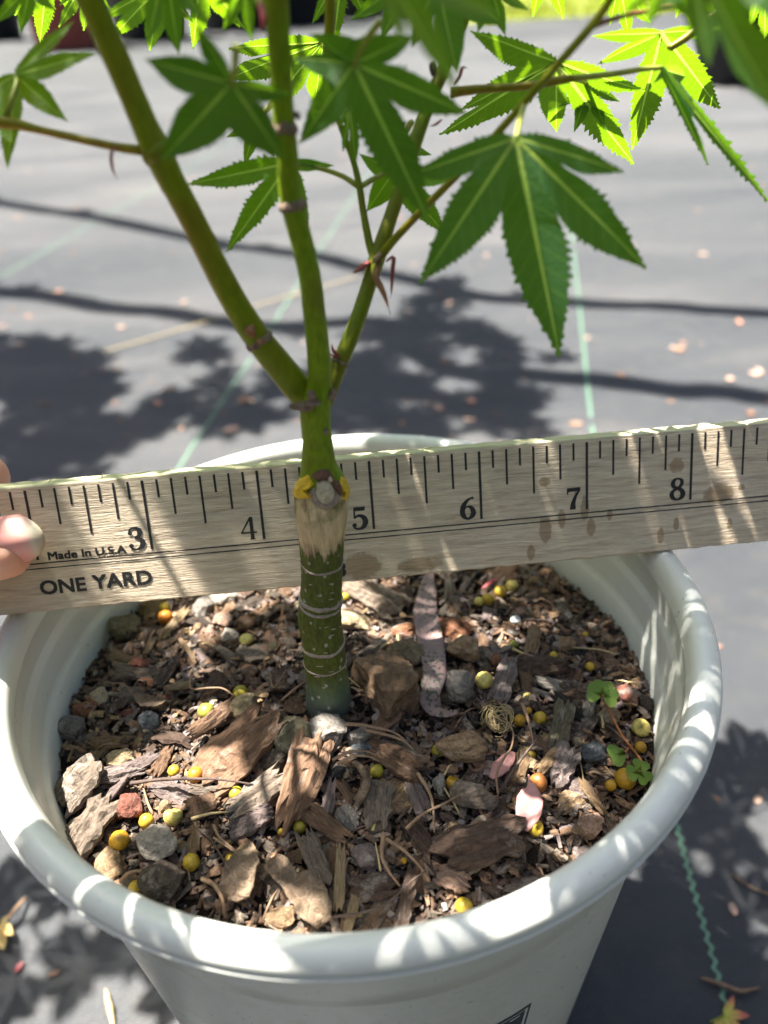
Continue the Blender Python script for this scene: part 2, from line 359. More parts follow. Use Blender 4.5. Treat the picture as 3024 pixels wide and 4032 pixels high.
M['pinkleaf'] = plain('pink_leaf', (.36, .17, .155), .5, .25, 300)
def mat_skin():
    m, t, nd, out = newmat('skin'); v = coord(nd)
    n = noi(nd, v, 60, 4); n2 = noi(nd, v, 900, 4)
    c = ramp(nd, n, [(.3, (.68, .30, .21)), (.7, (.80, .42, .30))])
    b = nd('ShaderNodeBsdfPrincipled', {'Base Color': c, 'Roughness': .48, 'Subsurface Weight': .6, 'Subsurface Scale': .004, 'Subsurface Radius': (1, .35, .2), 'Normal': bump(nd, n2, .25, .0004)})
    t.links.new(b.outputs[0], out.inputs[0]); return m
M['skin'] = mat_skin()
def mat_nail():
    m, t, nd, out = newmat('finger_nail'); v = coord(nd); x = nd('ShaderNodeSeparateXYZ', {0: v})
    n = noi(nd, coord(nd, (80, 900, 900)), 1., 3)
    k = math_(nd, 'ADD', x.outputs[0], math_(nd, 'MULTIPLY', math_(nd, 'SUBTRACT', n, .5), .0008))
    c = ramp(nd, nd('ShaderNodeMapRange', {0: k, 1: .0034, 2: .0070, 3: 0., 4: 1.}).outputs[0], [(.0, (.86, .37, .33)), (.45, (.80, .46, .39)), (.7, (.68, .58, .46)), (1., (.52, .46, .34))])
    b = nd('ShaderNodeBsdfPrincipled', {'Base Color': c, 'Roughness': .38, 'Specular IOR Level': .35, 'Subsurface Weight': .35, 'Subsurface Scale': .002, 'Normal': bump(nd, n, .15, .0003)})
    t.links.new(b.outputs[0], out.inputs[0]); return m
M['nail'] = mat_nail()
M['terracotta'] = plain('terracotta', (.30, .075, .05), .75, .2, 20, .2)
M['black'] = plain('black_plastic', (.012, .012, .014), .5, .3, 20, .1)
M['greypot'] = plain('grey_plastic', (.10, .10, .11), .5, .3, 20, .1)
M['grass'] = mat_leaf('grass', (.16, .20, .035), (.35, .42, .05), .3)
M['wood_bark'] = plain('tree_bark', (.12, .09, .07), .9, .4, 40, .8, .2, .01)
M['litter'] = mat_leaf('leaf_litter', (.25, .20, .16), (.22, .16, .1), .2)

# ------------------------------------------------------------------ ground
rnd = random.Random(7)
def gz(x, y):
    """gentle waves in the cloth, flat round the pot"""
    r = math.hypot(x + 9, y - 134)
    k = min(1, max(0, (r - 110) / 250))
    return -GZ + k * (3.0 * noise.noise(Vector((x * .004, y * .004, 3.1))) + 1.6 * noise.noise(Vector((x * .015, y * .012, 9))) + 1.2 * noise.noise(Vector((x * .012 + y * .02, y * .045, 4))))
def build_ground():
    xs = np.concatenate([[-200000, -60000, -15000, -5000, -2500], np.arange(-1400, 1401, 35), [2500, 5000, 15000, 60000, 200000]])
    ys = np.concatenate([[-200000, -30000, -5000, -1200], np.arange(-400, 2401, 35), [3200, 5000, 9000, 20000, 60000, 300000]])
    V = [(x, y, gz(x, y) if abs(x) < 1450 and -500 < y < 2450 else -GZ) for y in ys for x in xs]
    n = len(xs); F = [(j * n + i, j * n + i + 1, (j + 1) * n + i + 1, (j + 1) * n + i) for j in range(len(ys) - 1) for i in range(n - 1)]
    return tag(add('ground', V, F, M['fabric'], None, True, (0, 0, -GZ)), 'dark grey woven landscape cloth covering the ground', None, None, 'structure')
ground = build_ground()
def stripe(pts, zig, wid, step, name='woven_stripe'):
    c = spline(pts, 40); L = np.concatenate([[0], np.cumsum(np.linalg.norm(np.diff(c, axis=0), axis=1))])
    V, F = [], []; s = np.arange(0, L[-1], step)
    cx = np.interp(s, L, c[:, 0]); cy = np.interp(s, L, c[:, 1])
    for i, t in enumerate(s):
        a = (cx[min(i + 1, len(s) - 1)] - cx[max(i - 1, 0)], cy[min(i + 1, len(s) - 1)] - cy[max(i - 1, 0)]); l = math.hypot(*a); nx, ny = -a[1] / l, a[0] / l
        o = zig * math.sin(t * 2 * math.pi / 4.8) + .25 * noise.noise(Vector((t * .11, 2, 2)))
        for k in (-1, 1):
            x = cx[i] + nx * (o + k * wid); y = cy[i] + ny * (o + k * wid); V.append((x, y, gz(x, y) + .5))
    for i in range(len(s) - 1): F.append((2 * i, 2 * i + 1, 2 * i + 3, 2 * i + 2))
    return add(name, V, F, M['stripe'], ground, True)
stripe([(101, 40), (109, 116), (115, 181), (128, 300), (165, 519), (210, 740), (276, 1067), (400, 1650)], .7, .85, .6)
stripe([(-215, 100), (-190, 280), (-150, 507), (-105, 780), (-50, 1133), (60, 1800)], .7, .8, .8)
stripe([(-560, 600), (-475, 993), (-381, 1426), (-280, 1950)], .7, .8, 1.2)

# ------------------------------------------------------------------ pot
PC = np.array([-9.3, 133.8]); Q = 1.016
R0w, KW = 75.0, .07
def lathe(prof, seg=160, zw=0.):
    V, F = [], []; n = len(prof)
    for k in range(seg):
        th = 2 * math.pi * k / seg
        for (r, z) in prof: V.append((PC[0] + Q * r * math.cos(th), PC[1] + r * math.sin(th), z + zw * noise.noise(Vector((math.cos(th) * 2, math.sin(th) * 2, 0)))))
    for k in range(seg):
        k2 = (k + 1) % seg
        for i in range(n - 1): F.append((k * n + i, k2 * n + i, k2 * n + i + 1, k * n + i + 1))
    return V, F
pot = thing('plant_pot', 'round off white plastic nursery pot holding the young maple and bark mix', 'plant pot', (PC[0], PC[1], -GZ + .3))
rim = [(73.6, -5.5), (74.0, -3.4), (74.5, -1.6), (75.3, -.5), (76.4, -.05), (77.6, -.1), (78.8, -.6), (79.7, -1.4), (80.15, -2.4), (80.15, -3.1), (79.9, -3.4), (79.95, -3.6), (80.45, -3.85), (80.55, -4.15), (80.4, -4.45), (79.7, -4.6), (77.8, -4.6), (76.0, -5.3), (R0w + .1, -7.5), (R0w - .2, -9.7)]
V, F = lathe(rim, 200); add('rim', V, F, M['pot'], pot, True, (PC[0], PC[1], -GZ))
def rw(z): return R0w + KW * (z + 9.5)
outer = [(rw(-9.5) + .1, -9.5), (rw(-12), -12), (rw(-24), -24), (rw(-29.5), -29.5), (rw(-30.2) - .5, -30.3), (rw(-31) - .5, -31.2), (rw(-60) - .5, -60), (rw(-100) - .5, -100), (rw(-172) - .5, -172), (rw(-176) - 1.5, -178), (rw(-176) - 4, -179.6)]
V, F = lathe(outer); add('outer_wall', V, F, M['pot'], pot, True, (PC[0], PC[1], -GZ))
inner = [(rw(-177) - 6, -179.4), (rw(-170) - 2.4, -174), (rw(-60) - 2.0, -60), (rw(-30) - 2.4, -30), (rw(-22.5) - 2.4, -22.5), (rw(-21.5) - 2.2, -22.0), (rw(-21.5) - 1.6, -20.6), (rw(-21.5) - 1.5, -20.0), (rw(-14.5) - 1.5, -14.5), (rw(-14) - 1.4, -13.8), (rw(-13) - .7, -12.2), (rw(-13) - .6, -11.6), (73.9, -8), (73.55, -5.5)]
V, F = lathe(inner); add('inner_wall', V, F, M['pot'], pot, True, (PC[0], PC[1], -GZ))
V = [(PC[0], PC[1], -179.5)] + [(PC[0] + Q * 62 * math.cos(a), PC[1] + 62 * math.sin(a), -179.5) for a in np.linspace(0, 2 * math.pi, 60, endpoint=False)]
add('base', V, [(0, 1 + i, 1 + (i + 1) % 60) for i in range(60)], M['pot'], pot)
def on_wall(az, z, off):
    r = rw(z) - .5 + off; a = math.radians(az)
    return (PC[0] + Q * r * math.cos(a), PC[1] + r * math.sin(a), z)
LZ = -60.0                                           # top of the printed panel
def patch(name, a0, a1, z0, z1, off, mat, n=12):
    V = [on_wall(a0 + (a1 - a0) * i / n, z, off) for z in (z0, z1) for i in range(n + 1)]
    return add(name, V, [(i, i + 1, n + 2 + i, n + 1 + i) for i in range(n)], mat, pot)
patch('printed_panel', -98, -61.4, LZ, LZ - 34, .12, M['label_dark'], 20)
for (a0, a1, z0, z1) in ((-98, -62.0, LZ - .7, LZ - 1.1), (-62.6, -62.0, LZ - 1.1, LZ - 33)): patch('panel_border', a0, a1, z0, z1, .2, M['label_light'], 20)
def text_mesh(s, size):
    cu = bpy.data.curves.new('txt', 'FONT'); cu.body = s; cu.size = 1; cu.resolution_u = 3
    o = bpy.data.objects.new('txt', cu); COL.objects.link(o); bpy.context.view_layer.update()
    me = bpy.data.meshes.new_from_object(o.evaluated_get(bpy.context.evaluated_depsgraph_get()))
    V = np.array([v.co[:2] for v in me.vertices]); F = [tuple(p.vertices) for p in me.polygons]
    bpy.data.objects.remove(o); bpy.data.meshes.remove(me)
    V -= V.min(0); V *= size / V[:, 1].max(); return V, F
def wall_text(name, s, size, az_right, ztop, wf=1., slant=0.):
    V, F = text_mesh(s, size); wd = V[:, 0].max(); out = []
    for x, y in V:
        az = az_right - math.degrees((wd - x) * wf / 69.)
        out.append(on_wall(az + slant * y, ztop - size + y, .2))
    add(name, out, F, M['label_light'], pot)
wall_text('small_lettering', 'MONROVIA', 3.0, -66.6, LZ - 4.6, 1.15)
wall_text('large_lettering', 'GROWN', 8.5, -63.6, LZ - 9.0, .9, .12)
patch('panel_dash', -65.6, -63.6, LZ - 2.3, LZ - 3.1, .2, M['label_light'], 3)

# ------------------------------------------------------------------ potting soil
TB = np.array([-15.6, 124.0])
def soilz(x, y):
    r = math.hypot((x - TB[0]), (y - TB[1]))
    rr = math.hypot((x - PC[0]), (y - PC[1]))
    return -28.0 + 3.0 * math.exp(-(r / 26) ** 2) - 2.5 * max(0, (rr - 45) / 30) ** 2 + 1.5 * noise.noise(Vector((x * .05, y * .05, 1))) + .8 * noise.noise(Vector((x * .16, y * .16, 5)))
def build_soil():
    V, F = [(PC[0], PC[1], soilz(*PC))], []; nr, na = 36, 110
    for i in range(1, nr + 1):
        r = 72.9 * i / nr
        for k in range(na):
            a = 2 * math.pi * k / na; x = PC[0] + Q * r * math.cos(a); y = PC[1] + r * math.sin(a)
            V.append((x, y, soilz(x, y) + 1.1 * noise.noise(Vector((x * .5, y * .5, 2)))))
    for k in range(na): F.append((0, 1 + k, 1 + (k + 1) % na))
    for i in range(nr - 1):
        for k in range(na):
            a = 1 + i * na; b = a + na; k2 = (k + 1) % na; F.append((a + k, b + k, b + k2, a + k2))
    return tag(add('potting_soil', V, F, M['soil'], None, False, (PC[0], PC[1], -30)), 'dark brown potting soil filling the white pot', None, None, 'structure')
build_soil()

# ------------------------------------------------------------------ yardstick
yaw, inc, lean = math.radians(4.5), math.radians(-.7), math.radians(20.5)
RD = np.array([math.cos(yaw) * math.cos(inc), math.sin(yaw) * math.cos(inc), math.sin(inc)])
_h = np.array([math.sin(yaw), -math.cos(yaw), 0]); _u = np.cross(RD, -_h); _u *= np.sign(_u[2]); _u = nrm(_u)
_h = np.cross(RD, _u); _h *= -np.sign(_h[1])
RU = math.cos(lean) * _u - math.sin(lean) * _h; RN = math.cos(lean) * _h + math.sin(lean) * _u
RO = np.array([-2.8, 149.2, 28.1])
def Rp(inch, v, off=0.): return RO + RD * 25.4 * (inch - 5) + RU * v + RN * off
TOPV, BOTV, THK = .9, -28.6, 6.2
stick = thing('yardstick', 'weathered wooden yardstick resting across the pot rim behind the trunk', 'yardstick', (0, 0, 0))
stick.matrix_world = Matrix(((RD[0], -RN[0], RU[0], RO[0] * .001), (RD[1], -RN[1], RU[1], RO[1] * .001), (RD[2], -RN[2], RU[2], (RO[2] + GZ) * .001), (0, 0, 0, 1)))
def radd(name, V, F, mat, smooth=False, fm=None):           # V: (x along mm from inch 5, y into the wood mm, z up mm)
    me = mk(name, np.asarray(V, float) * .001, F, mat, smooth, fm); o = bpy.data.objects.new(name, me); COL.objects.link(o); o.parent = stick; return o
def build_board():
    x0, x1 = -5 * 25.4, 31 * 25.4; n = 420; V, F, fm = [], [], []
    xs = np.concatenate([np.linspace(x0, 120, n), np.linspace(125, x1, 30)])
    for x in xs:
        a = .08 * noise.noise(Vector((x * .35, 0, 0))) + .06 * noise.noise(Vector((x * 1.7, 4, 0))); b = .22 * noise.noise(Vector((x * .3, 7, 0))) + .12 * noise.noise(Vector((x * 1.5, 9, 0)))
        for (y, z) in ((0, BOTV + .35 + b), (0, TOPV - .25 + a), (.25, TOPV + a), (THK - .3, TOPV - .1 + b), (THK, TOPV - .4), (THK, BOTV + .4), (THK - .4, BOTV), (.35, BOTV + b)): V.append((x, y, z))
    for i in range(len(xs) - 1):
        for k in range(8):
            k2 = (k + 1) % 8; F.append((i * 8 + k, (i + 1) * 8 + k, (i + 1) * 8 + k2, i * 8 + k2)); fm.append(1 if k in (1, 2, 3) else 0)
    m = (len(xs) - 1) * 8; F += [tuple(range(8))[::-1], tuple(m + k for k in range(8))]; fm += [0, 0]
    return radd('board', V, F, [M['wood'], M['edge']], False, fm)
build_board()
PR = .05
def flat(name, polys, z=0.):
    V, F = [], []
    for pl in polys:
        a = len(V); V += [(x, -PR - z, y) for x, y in pl]; F.append(tuple(range(a, a + len(pl))))
    return radd(name, V, F, M['ink'])
TICK = 16.2
for k in range(12, 96):              # eighth-inch marks
    inch = k / 8
    L = TICK if k % 8 == 0 else (11.2 if k % 4 == 0 else (8.4 if k % 2 == 0 else 4.2))
    x = (inch - 5) * 25.4; ww = .30 if k % 8 == 0 else .25
    flat('tick_mark', [[(x - ww, -L), (x + ww, -L), (x + ww, -.1), (x - ww, -.1)]])
for vz, hw in ((-17.05, .16), (-18.25, .14)):
    xs = np.linspace((1.0 - 5) * 25.4, (14 - 5) * 25.4, 160)
    V = [(x, -PR, vz + s * hw + .07 * noise.noise(Vector((x * .4, s, 1)))) for x in xs for s in (-1, 1)]
    radd('ruled_line', V, [(2 * i, 2 * i + 2, 2 * i + 3, 2 * i + 1) for i in range(159)], M['ink'])
# old-style numerals drawn as strokes of changing width, in a 10 x 16 box
def stroke(pts, n=26):
    c = spline(pts, n); d = np.gradient(c[:, :2], axis=0); d /= np.linalg.norm(d, axis=1)[:, None] + 1e-9
    N = np.stack([-d[:, 1], d[:, 0]], 1); a = c[:, :2] + N * (c[:, 2:3] * .62 + .08); b = c[:, :2] - N * (c[:, 2:3] * .62 + .08)
    return [[tuple(a[i]), tuple(a[i + 1]), tuple(b[i + 1]), tuple(b[i])] for i in range(n - 1)]
def dot(x, y, r): return [[(x + r * math.cos(t), y + r * math.sin(t)) for t in np.linspace(0, 2 * math.pi, 16, endpoint=False)]]
DIG = {
 '3': lambda: [stroke([(1.6, 12.2, 1.2), (2.6, 14.7, 1.0), (5, 15.5, 1.1), (7.6, 14.2, 2.0), (8.0, 12.0, 2.5), (6.9, 9.6, 1.7), (4.2, 8.6, .7)]), stroke([(4.2, 8.6, .7), (7.2, 7.9, 1.5), (8.9, 5.6, 2.5), (8.4, 2.6, 2.4), (5.6, .6, 1.2), (2.8, .8, 1.1), (1.3, 2.6, 1.0)]), dot(2.1, 12.0, 1.35), dot(1.9, 3.3, 1.5)],
 '4': lambda: [[[(5.4, 0), (8.6, 0), (8.6, .8), (5.4, .8)]], [[(5.9, .7), (8.1, .7), (8.1, 16), (5.9, 15.2)]], [[(.2, 4.4), (10, 4.4), (10, 5.6), (.2, 5.6)]], [[(.2, 5.4), (1.3, 5.4), (7.6, 15.9), (6.2, 15.9)]]],
 '5': lambda: [[[(2.0, 13.2), (8.9, 13.2), (9.3, 16), (2.0, 16)]], [[(1.7, 8.0), (2.8, 8.0), (2.9, 15.0), (1.9, 15.0)]], stroke([(2.1, 8.2, .9), (4.8, 9.8, 1.3), (7.7, 8.6, 2.3), (9.0, 5.4, 2.7), (7.6, 1.8, 2.2), (5, .5, 1.1), (2.6, .9, 1.), (1.3, 2.6, .9)]), dot(2.0, 3.3, 1.5)],
 '6': lambda: [stroke([(9.2, 15.6, .6), (6.0, 14.2, 1.2), (3.0, 10.6, 2.3), (1.9, 6.2, 2.6), (2.6, 2.6, 2.4), (5.2, .5, 1.2), (8.0, 2.2, 2.3), (8.9, 5.0, 2.6), (7.6, 8.3, 1.9), (5.2, 9.2, .8), (3.0, 7.6, .6)], 44), dot(8.6, 15.0, .9)],
 '7': lambda: [[[(1.0, 12.8), (9.6, 13.4), (9.6, 16), (1.0, 15.8)]], [[(.8, 11.2), (1.7, 11.2), (2.0, 15.6), (.9, 15.6)]], stroke([(9.0, 13.8, 1.0), (6.6, 9.8, 1.4), (5.0, 5.0, 2.2), (4.7, 1.4, 3.0), (4.7, .2, 2.8)])],
 '8': lambda: [stroke([(5, 8.6, 1.4), (2.6, 10.0, 2.0), (2.0, 12.4, 2.2), (3.0, 14.8, 1.6), (5.2, 15.6, .9), (7.4, 14.6, 1.5), (8.0, 12.4, 1.9), (7.0, 9.9, 1.6), (5, 8.6, 1.7)], 40), stroke([(5, 8.6, 1.7), (2.4, 7.0, 1.6), (1.3, 4.2, 2.3), (2.4, 1.6, 2.0), (5.0, .4, 1.0), (7.8, 1.6, 2.0), (8.8, 4.2, 2.6), (7.8, 7.0, 2.2), (5, 8.6, 1.6)], 40)],
 '9': lambda: [[[(10 - x, 16 - y) for x, y in q] for q in g] for g in DIG['6']()],
 '1': lambda: [[[(3.9, 0), (6.4, 0), (6.4, 16), (3.9, 14.6)]], [[(1.5, 12.6), (4.2, 13.8), (4.2, 15.2), (1.5, 13.4)]], [[(2.6, 0), (7.7, 0), (7.7, .8), (2.6, .8)]]],
 '0': lambda: [stroke([(5, 15.5, 1.), (2.2, 12.5, 2.3), (1.6, 8, 2.7), (2.2, 3.5, 2.3), (5, .5, 1.), (7.8, 3.5, 2.3), (8.4, 8, 2.7), (7.8, 12.5, 2.3), (5, 15.5, 1.)], 44)],
}
def numeral(s, inch, xr, vb, hgt=6.0, wid=.38):
    polys = []; adv = 0
    for ch in s[::-1]:
        for gi, g in enumerate(DIG[ch]()):
            for pl in g: polys.append((gi, [((inch - 5) * 25.4 - xr - adv - (10 - x) * wid, vb + y * hgt / 16) for x, y in pl]))
        adv += 10.5 * wid
    V, F = [], []
    for gi, pl in polys:
        a = len(V); V += [(x, -PR - .012 * gi, y) for x, y in pl]; F.append(tuple(range(a, a + len(pl))))
    radd('numeral', V, F, M['ink'])
for k in range(3, 12): numeral(str(k), k, 1.45, -16.0, 5.4, .37)
def rtext(name, s, x0, vb, size, width=None, shear=0):
    V, F = text_mesh(s, size)
    if width: V[:, 0] *= width / V[:, 0].max()
    x = (x0 - 5) * 25.4; radd(name, [(x + a + shear * b, -PR, vb + b) for a, b in V], F, M['ink'])
def heavy(name, s, x0, vb, size, width, bold):
    V, F = text_mesh(s, size); V[:, 0] *= width / V[:, 0].max(); x = (x0 - 5) * 25.4; A, B = [], []
    for j, (dx, dy) in enumerate(((0, 0), (bold, 0), (0, bold), (bold, bold), (bold / 2, bold / 2))):
        B += [tuple(i + len(A) for i in f) for f in F]; A += [(x + a + dx, -PR - .006 * j, vb + b + dy) for a, b in V]
    radd(name, A, B, M['ink'])
heavy('lettering', 'ONE', 1.97, -24.6, 3.2, 10.0, .28)
heavy('lettering', 'YARD', 2.43, -24.4, 3.2, 13.2, .28)
heavy('small_lettering', 'Made In U.S.A', 2.09, -16.5, 1.75, 17.2, .2)
heavy('lettering', '8', 4.60, -27.2, 3.4, 2.6, .3)
for x, v, l, a in ((-72, 1.0, 2.2, .5), (-30, 1., 1.8, 2.6), (12, 1., 2.6, .25), (13.5, .9, 1.8, .5), (-60, 1., 1.4, 1.2)):
    pts = [(x, 2.5, v - .4), (x + l * .6 * math.cos(a), 2.4, v + .5 * l * math.sin(a)), (x + l * math.cos(a), 2.2, v + l * .75 * math.sin(a))]
    V, F = tube(spline(pts, 6), np.linspace(.13, .04, 6), 5); radd('splinter', V, F, M['edge'], True)

# ------------------------------------------------------------------ maple
maple = thing('maple_sapling', 'young grafted green maple with three stems and toothed leaves growing in the white pot', 'maple tree', (TB[0], TB[1], -28))
TY = 124.5
tr = [(1298, 2860, 190), (1296, 2780, 183), (1290, 2700, 174), (1280, 2600, 169), (1268, 2500, 168), (1258, 2430, 172), (1259, 2400, 169), (1264, 2330, 163), (1266, 2280, 163), (1267, 2200, 168),
      (1266, 2110, 181), (1265, 2040, 204), (1265, 1985, 214), (1267, 1930, 213), (1263, 1880, 180), (1255, 1830, 140), (1251, 1750, 121), (1245, 1690, 117), (1241, 1630, 122), (1245, 1580, 118),
      (1258, 1520, 100), (1258, 1440, 92), (1240, 1250, 90), (1212, 1050, 89), (1150, 800, 92), (1130, 600, 88), (1112, 400, 88), (1100, 200, 92), (1085, -20, 98), (1070, -200, 100), (1050, -420, 100)]
pts, rad = [], []
for (u, v, wpx) in tr:
    q = Py(u, v, TY); pts.append(q); rad.append(wpx / 2 * proj(q)[2] / FPX)
c = spline(np.c_[np.array(pts), rad], 220)
V, F = tube(c[:, :3], c[:, 3], 26, True, .035)
add('trunk', V, F, M['trunk'], maple, True, (TB[0], TB[1], -28))
TRK = c
SK = [c[110:, :3]]                                     # skeleton for the crown
def path(pl):
    """(u, v, depth, width px) -> points and radii"""
    q = np.array([P(u, v, d) for u, v, d, _ in pl]); r = np.array([wd / 2 * d / FPX for _, _, d, wd in pl])
    return q, r
def limb(name, pl, mat='stem', n=60, seg=16, col=(1, 1, 1), parent=None, wob=.04):
    q, r = path(pl); cc = spline(np.c_[q, r], n); V, F = tube(cc[:, :3], np.maximum(cc[:, 3], .12), seg, True, wob, len(pl))
    o = add(name, V, F, M[mat], parent or maple, True, col=col); return o, cc
_, cL = limb('branch', [(1262, 1660, 141.5, 60), (1215, 1575, 139.5, 112), (1150, 1500, 137, 116), (1000, 1310, 131, 108), (880, 1110, 126.5, 104), (750, 850, 121, 102), (680, 720, 118.5, 106), (615, 590, 116, 118), (560, 470, 114, 104), (480, 280, 111, 104), (400, 100, 108, 110), (330, -60, 105, 112), (240, -300, 101, 112)], n=110, col=(1.15, 1.02, .9))
_, cR = limb('branch', [(1270, 1640, 140.5, 40), (1296, 1540, 139, 66), (1330, 1450, 138.5, 66), (1400, 1280, 138, 63), (1450, 1130, 137.5, 60), (1490, 1000, 137, 64), (1540, 850, 136.5, 56), (1590, 700, 136, 56), (1680, 430, 135, 54), (1760, 240, 134, 52), (1830, 60, 133, 50), (1870, -60, 132, 48), (1930, -300, 130, 46)], n=90, col=(.95, .95, .9))
SK += [cL[40:, :3], cR[40:, :3]]
_, t1 = limb('twig', [(1478, 1030, 136.5, 34), (1455, 960, 136.5, 32), (1430, 830, 136, 28), (1415, 735, 135.5, 27), (1390, 630, 135, 24), (1335, 480, 134, 22), (1290, 330, 133, 20)], col=(1., .95, .9))
_, t2 = limb('twig', [(1490, 1020, 135.5, 36), (1560, 935, 133, 32), (1660, 830, 130, 30), (1830, 660, 125, 30), (1980, 500, 121, 30), (2120, 340, 117, 34), (2200, 250, 115, 32), (2330, 100, 112, 34), (2420, -30, 109, 34), (2500, -200, 106, 34)], col=(1.25, 1.0, .9))
_, t3 = limb('twig', [(1775, 365, 134.5, 40), (1880, 352, 133.5, 34), (2060, 340, 132, 30), (2190, 318, 131, 34), (2260, 308, 130.5, 26)], col=(1.3, .85, .9))
_, t4 = limb('twig', [(556, 592, 116, 40), (440, 575, 116.5, 34), (280, 540, 117.5, 32), (150, 510, 118.5, 32), (60, 488, 119, 44), (-10, 480, 119.5, 46), (-200, 440, 121, 36)], col=(1.4, .85, .8))
_, t5 = limb('twig', [(2338, 100, 112, 26), (2430, 70, 113, 20), (2520, 50, 114, 18), (2700, 20, 116, 17), (2900, -10, 118, 16)], 'redpet', col=(1.3, .7, .9))
_, t6 = limb('twig', [(2638, 190, 138, 26), (2700, 150, 137, 30), (2760, 100, 136, 30), (2830, 40, 135, 26), (2950, -80, 133, 26)], col=(1.3, 1.1, .9))
for q in (t1, t2, t3, t4, t5, t6): SK.append(q[:, :3])

def leaf_geo(J, tips, wf=.185, sin=.30, teeth=17, fold=.18, droop=.0, face=None, seed=0, amp=.030):
    J = np.asarray(J, float); D = [np.asarray(t, float) - J for t in tips]; k = len(D); rr = random.Random(seed)
    n = np.zeros(3)
    for i in range(k - 1):
        cx = np.cross(D[i], D[i + 1]); n += nrm(cx) if np.linalg.norm(cx) > 1e-6 else 0
    n = nrm(n) if np.linalg.norm(n) > 1e-6 else np.array([0, 0, 1.])
    if face is not None and n @ face < 0:
        n = -n; D = D[::-1]
    V, F, ribs = [], [], []; leaf_geo.attr = []
    def SP(i, j):
        a, b = D[i], D[j]; la, lb = np.linalg.norm(a), np.linalg.norm(b); d = nrm(a / la + b / lb)
        return d * min(la, lb) * sin * (1 + .1 * rr.uniform(-1, 1))
    SPC = [SP(i, i + 1) for i in range(k - 1)]
    for i in range(k):
        L = np.linalg.norm(D[i]); e = D[i] / L; ni = nrm(n - e * (n @ e)); s = np.cross(ni, e)
        rib = []
        for side in (1, -1):
            j = i + side; sp = None
            if 0 <= j < k:
                sp = SPC[min(i, j)]; a0, b0 = max(sp @ e, .02 * L), abs(sp @ s)
            else: a0, b0 = .0, 0.
            mar = []
            if sp is not None:
                for f in (0, .5): mar.append((a0 * f, b0 * f, J + sp * f))
            nt_ = teeth; Wd = L * rr.uniform(.92, 1.08)
            def prof(a, t):
                if sp is None: return Wd * wf * .62 * (t ** .7) * (1 - t) ** 1.25 * 2.5
                b = b0 * (1 - t) ** 1.12 + Wd * (wf - .15) * 4 * t * (1 - t) ** 1.3
                return min(b, a * b0 / a0 * .97)
            for q in range(nt_):
                ta, tb_ = q / nt_, (q + .78 + .1 * rr.random()) / nt_
                aa = a0 + (L - a0) * ta; mar.append((aa, prof(aa, ta), None if q or sp is None else J + sp))
                am = amp * L * (1 - .55 * q / nt_) * rr.uniform(.2, 1.45) * (0.2 if q < 1 and sp is not None else 1); aa = a0 + (L - a0) * tb_
                bb = prof(aa, tb_) + am
                mar.append((aa, min(bb, aa * b0 / a0 * .98) if sp is not None else bb, None))
            mar.append((L, 0, None))
            base = len(V)
            for (a, b, fix) in mar:
                dz = -droop * L * (a / L) ** 2 + .010 * L * math.sin(a / L * 7 + i) * a / L
                ctr = J + e * a + ni * dz
                leaf_geo.attr += [(a / L, 0, 1, 1), (a / L, b / L, 1, 1)]; wr = min(L * (.0135 - .0115 * a / L), .45 * b if fix is None else 9); V.append(ctr + s * side * wr * .9); V.append(ctr + s * side * b * math.cos(fold) + ni * b * math.sin(fold) if fix is None else fix + n * .35 * np.linalg.norm(fix - J) * math.sin(fold))
                if side == 1: rib.append(ctr)
            for q in range(len(mar) - 1):
                a = base + 2 * q
                F.append((a, a + 1, a + 3, a + 2) if side < 0 else (a, a + 2, a + 3, a + 1))
        ribs.append((np.array(rib), ni, L, e, s))
    return np.array(V), F, ribs, n
def rib_geo(ribs):
    parts = []
    for rib, ni, L, e, s in ribs:
        n_ = 16; a = np.linspace(0, 1, n_); o = (rib - rib[0]) @ e; q = np.stack([np.interp(a * L, o, rib[:, c_]) for c_ in range(3)], 1); V, F = [], []
        for i in range(n_):
            wr = L * (.0145 - .0125 * a[i]); V += [q[i] - s * wr, q[i] + ni * wr * .35, q[i] + s * wr]
        for i in range(n_ - 1): F += [(3 * i, 3 * i + 1, 3 * i + 4, 3 * i + 3), (3 * i + 1, 3 * i + 2, 3 * i + 5, 3 * i + 4)]
        parts.append((V, F))
    return merge(parts)
TOCAM = lambda J: nrm(CAM - J)
LEAFPTS = []                                            # shade samples of the leaves in view
HSH, HLI = [], []
def hero(J, tips, pet=None, col=(1, 1, 1), label=None, sun=False, shade=False, **kw):
    """J (u, v, depth); tips (u, v, depth offset); pet: points (u, v, depth) of the stalk"""
    Jw = P(*J); Tw = [P(u, v, J[2] + dd + (.042 * max(-60, v - J[1]) if sun else 0)) for u, v, dd in tips]
    if sun: col = (.92, .9, col[2])          # sunlit leaves: the backlit glow is tuned into this tint
    V, F, ribs, n = leaf_geo(Jw, Tw, face=TOCAM(Jw), seed=int(J[0] * 7 + J[1]), **kw)
    o = add('leaf', V, F, M['leaf'], maple, True, Jw, col)
    ca = o.data.color_attributes.new('lobe', 'FLOAT_COLOR', 'POINT'); ca.data.foreach_set('color', np.array(leaf_geo.attr, float).ravel())
    if label: o['label'] = label
    V, F = rib_geo(ribs); add('midrib', V, F, M['vein'], o, True, Jw)
    if pet:
        q = spline([P(*x) for x in pet] + [Jw], 14); V, F = tube(q, np.linspace(.55, .38, 14), 8)
        add('petiole', V, F, M['petiole'], o, True, Jw)
    for t in Tw:
        L = np.linalg.norm(t - Jw)
        for f in (.1, .3, .5, .7, .9): (HLI if sun else HSH if shade else []).append(Jw + (t - Jw) * f)
        for f in (.25, .5, .72): LEAFPTS.append((Jw + (t - Jw) * f, L * (.16 if f < .6 else .10)))
    return o
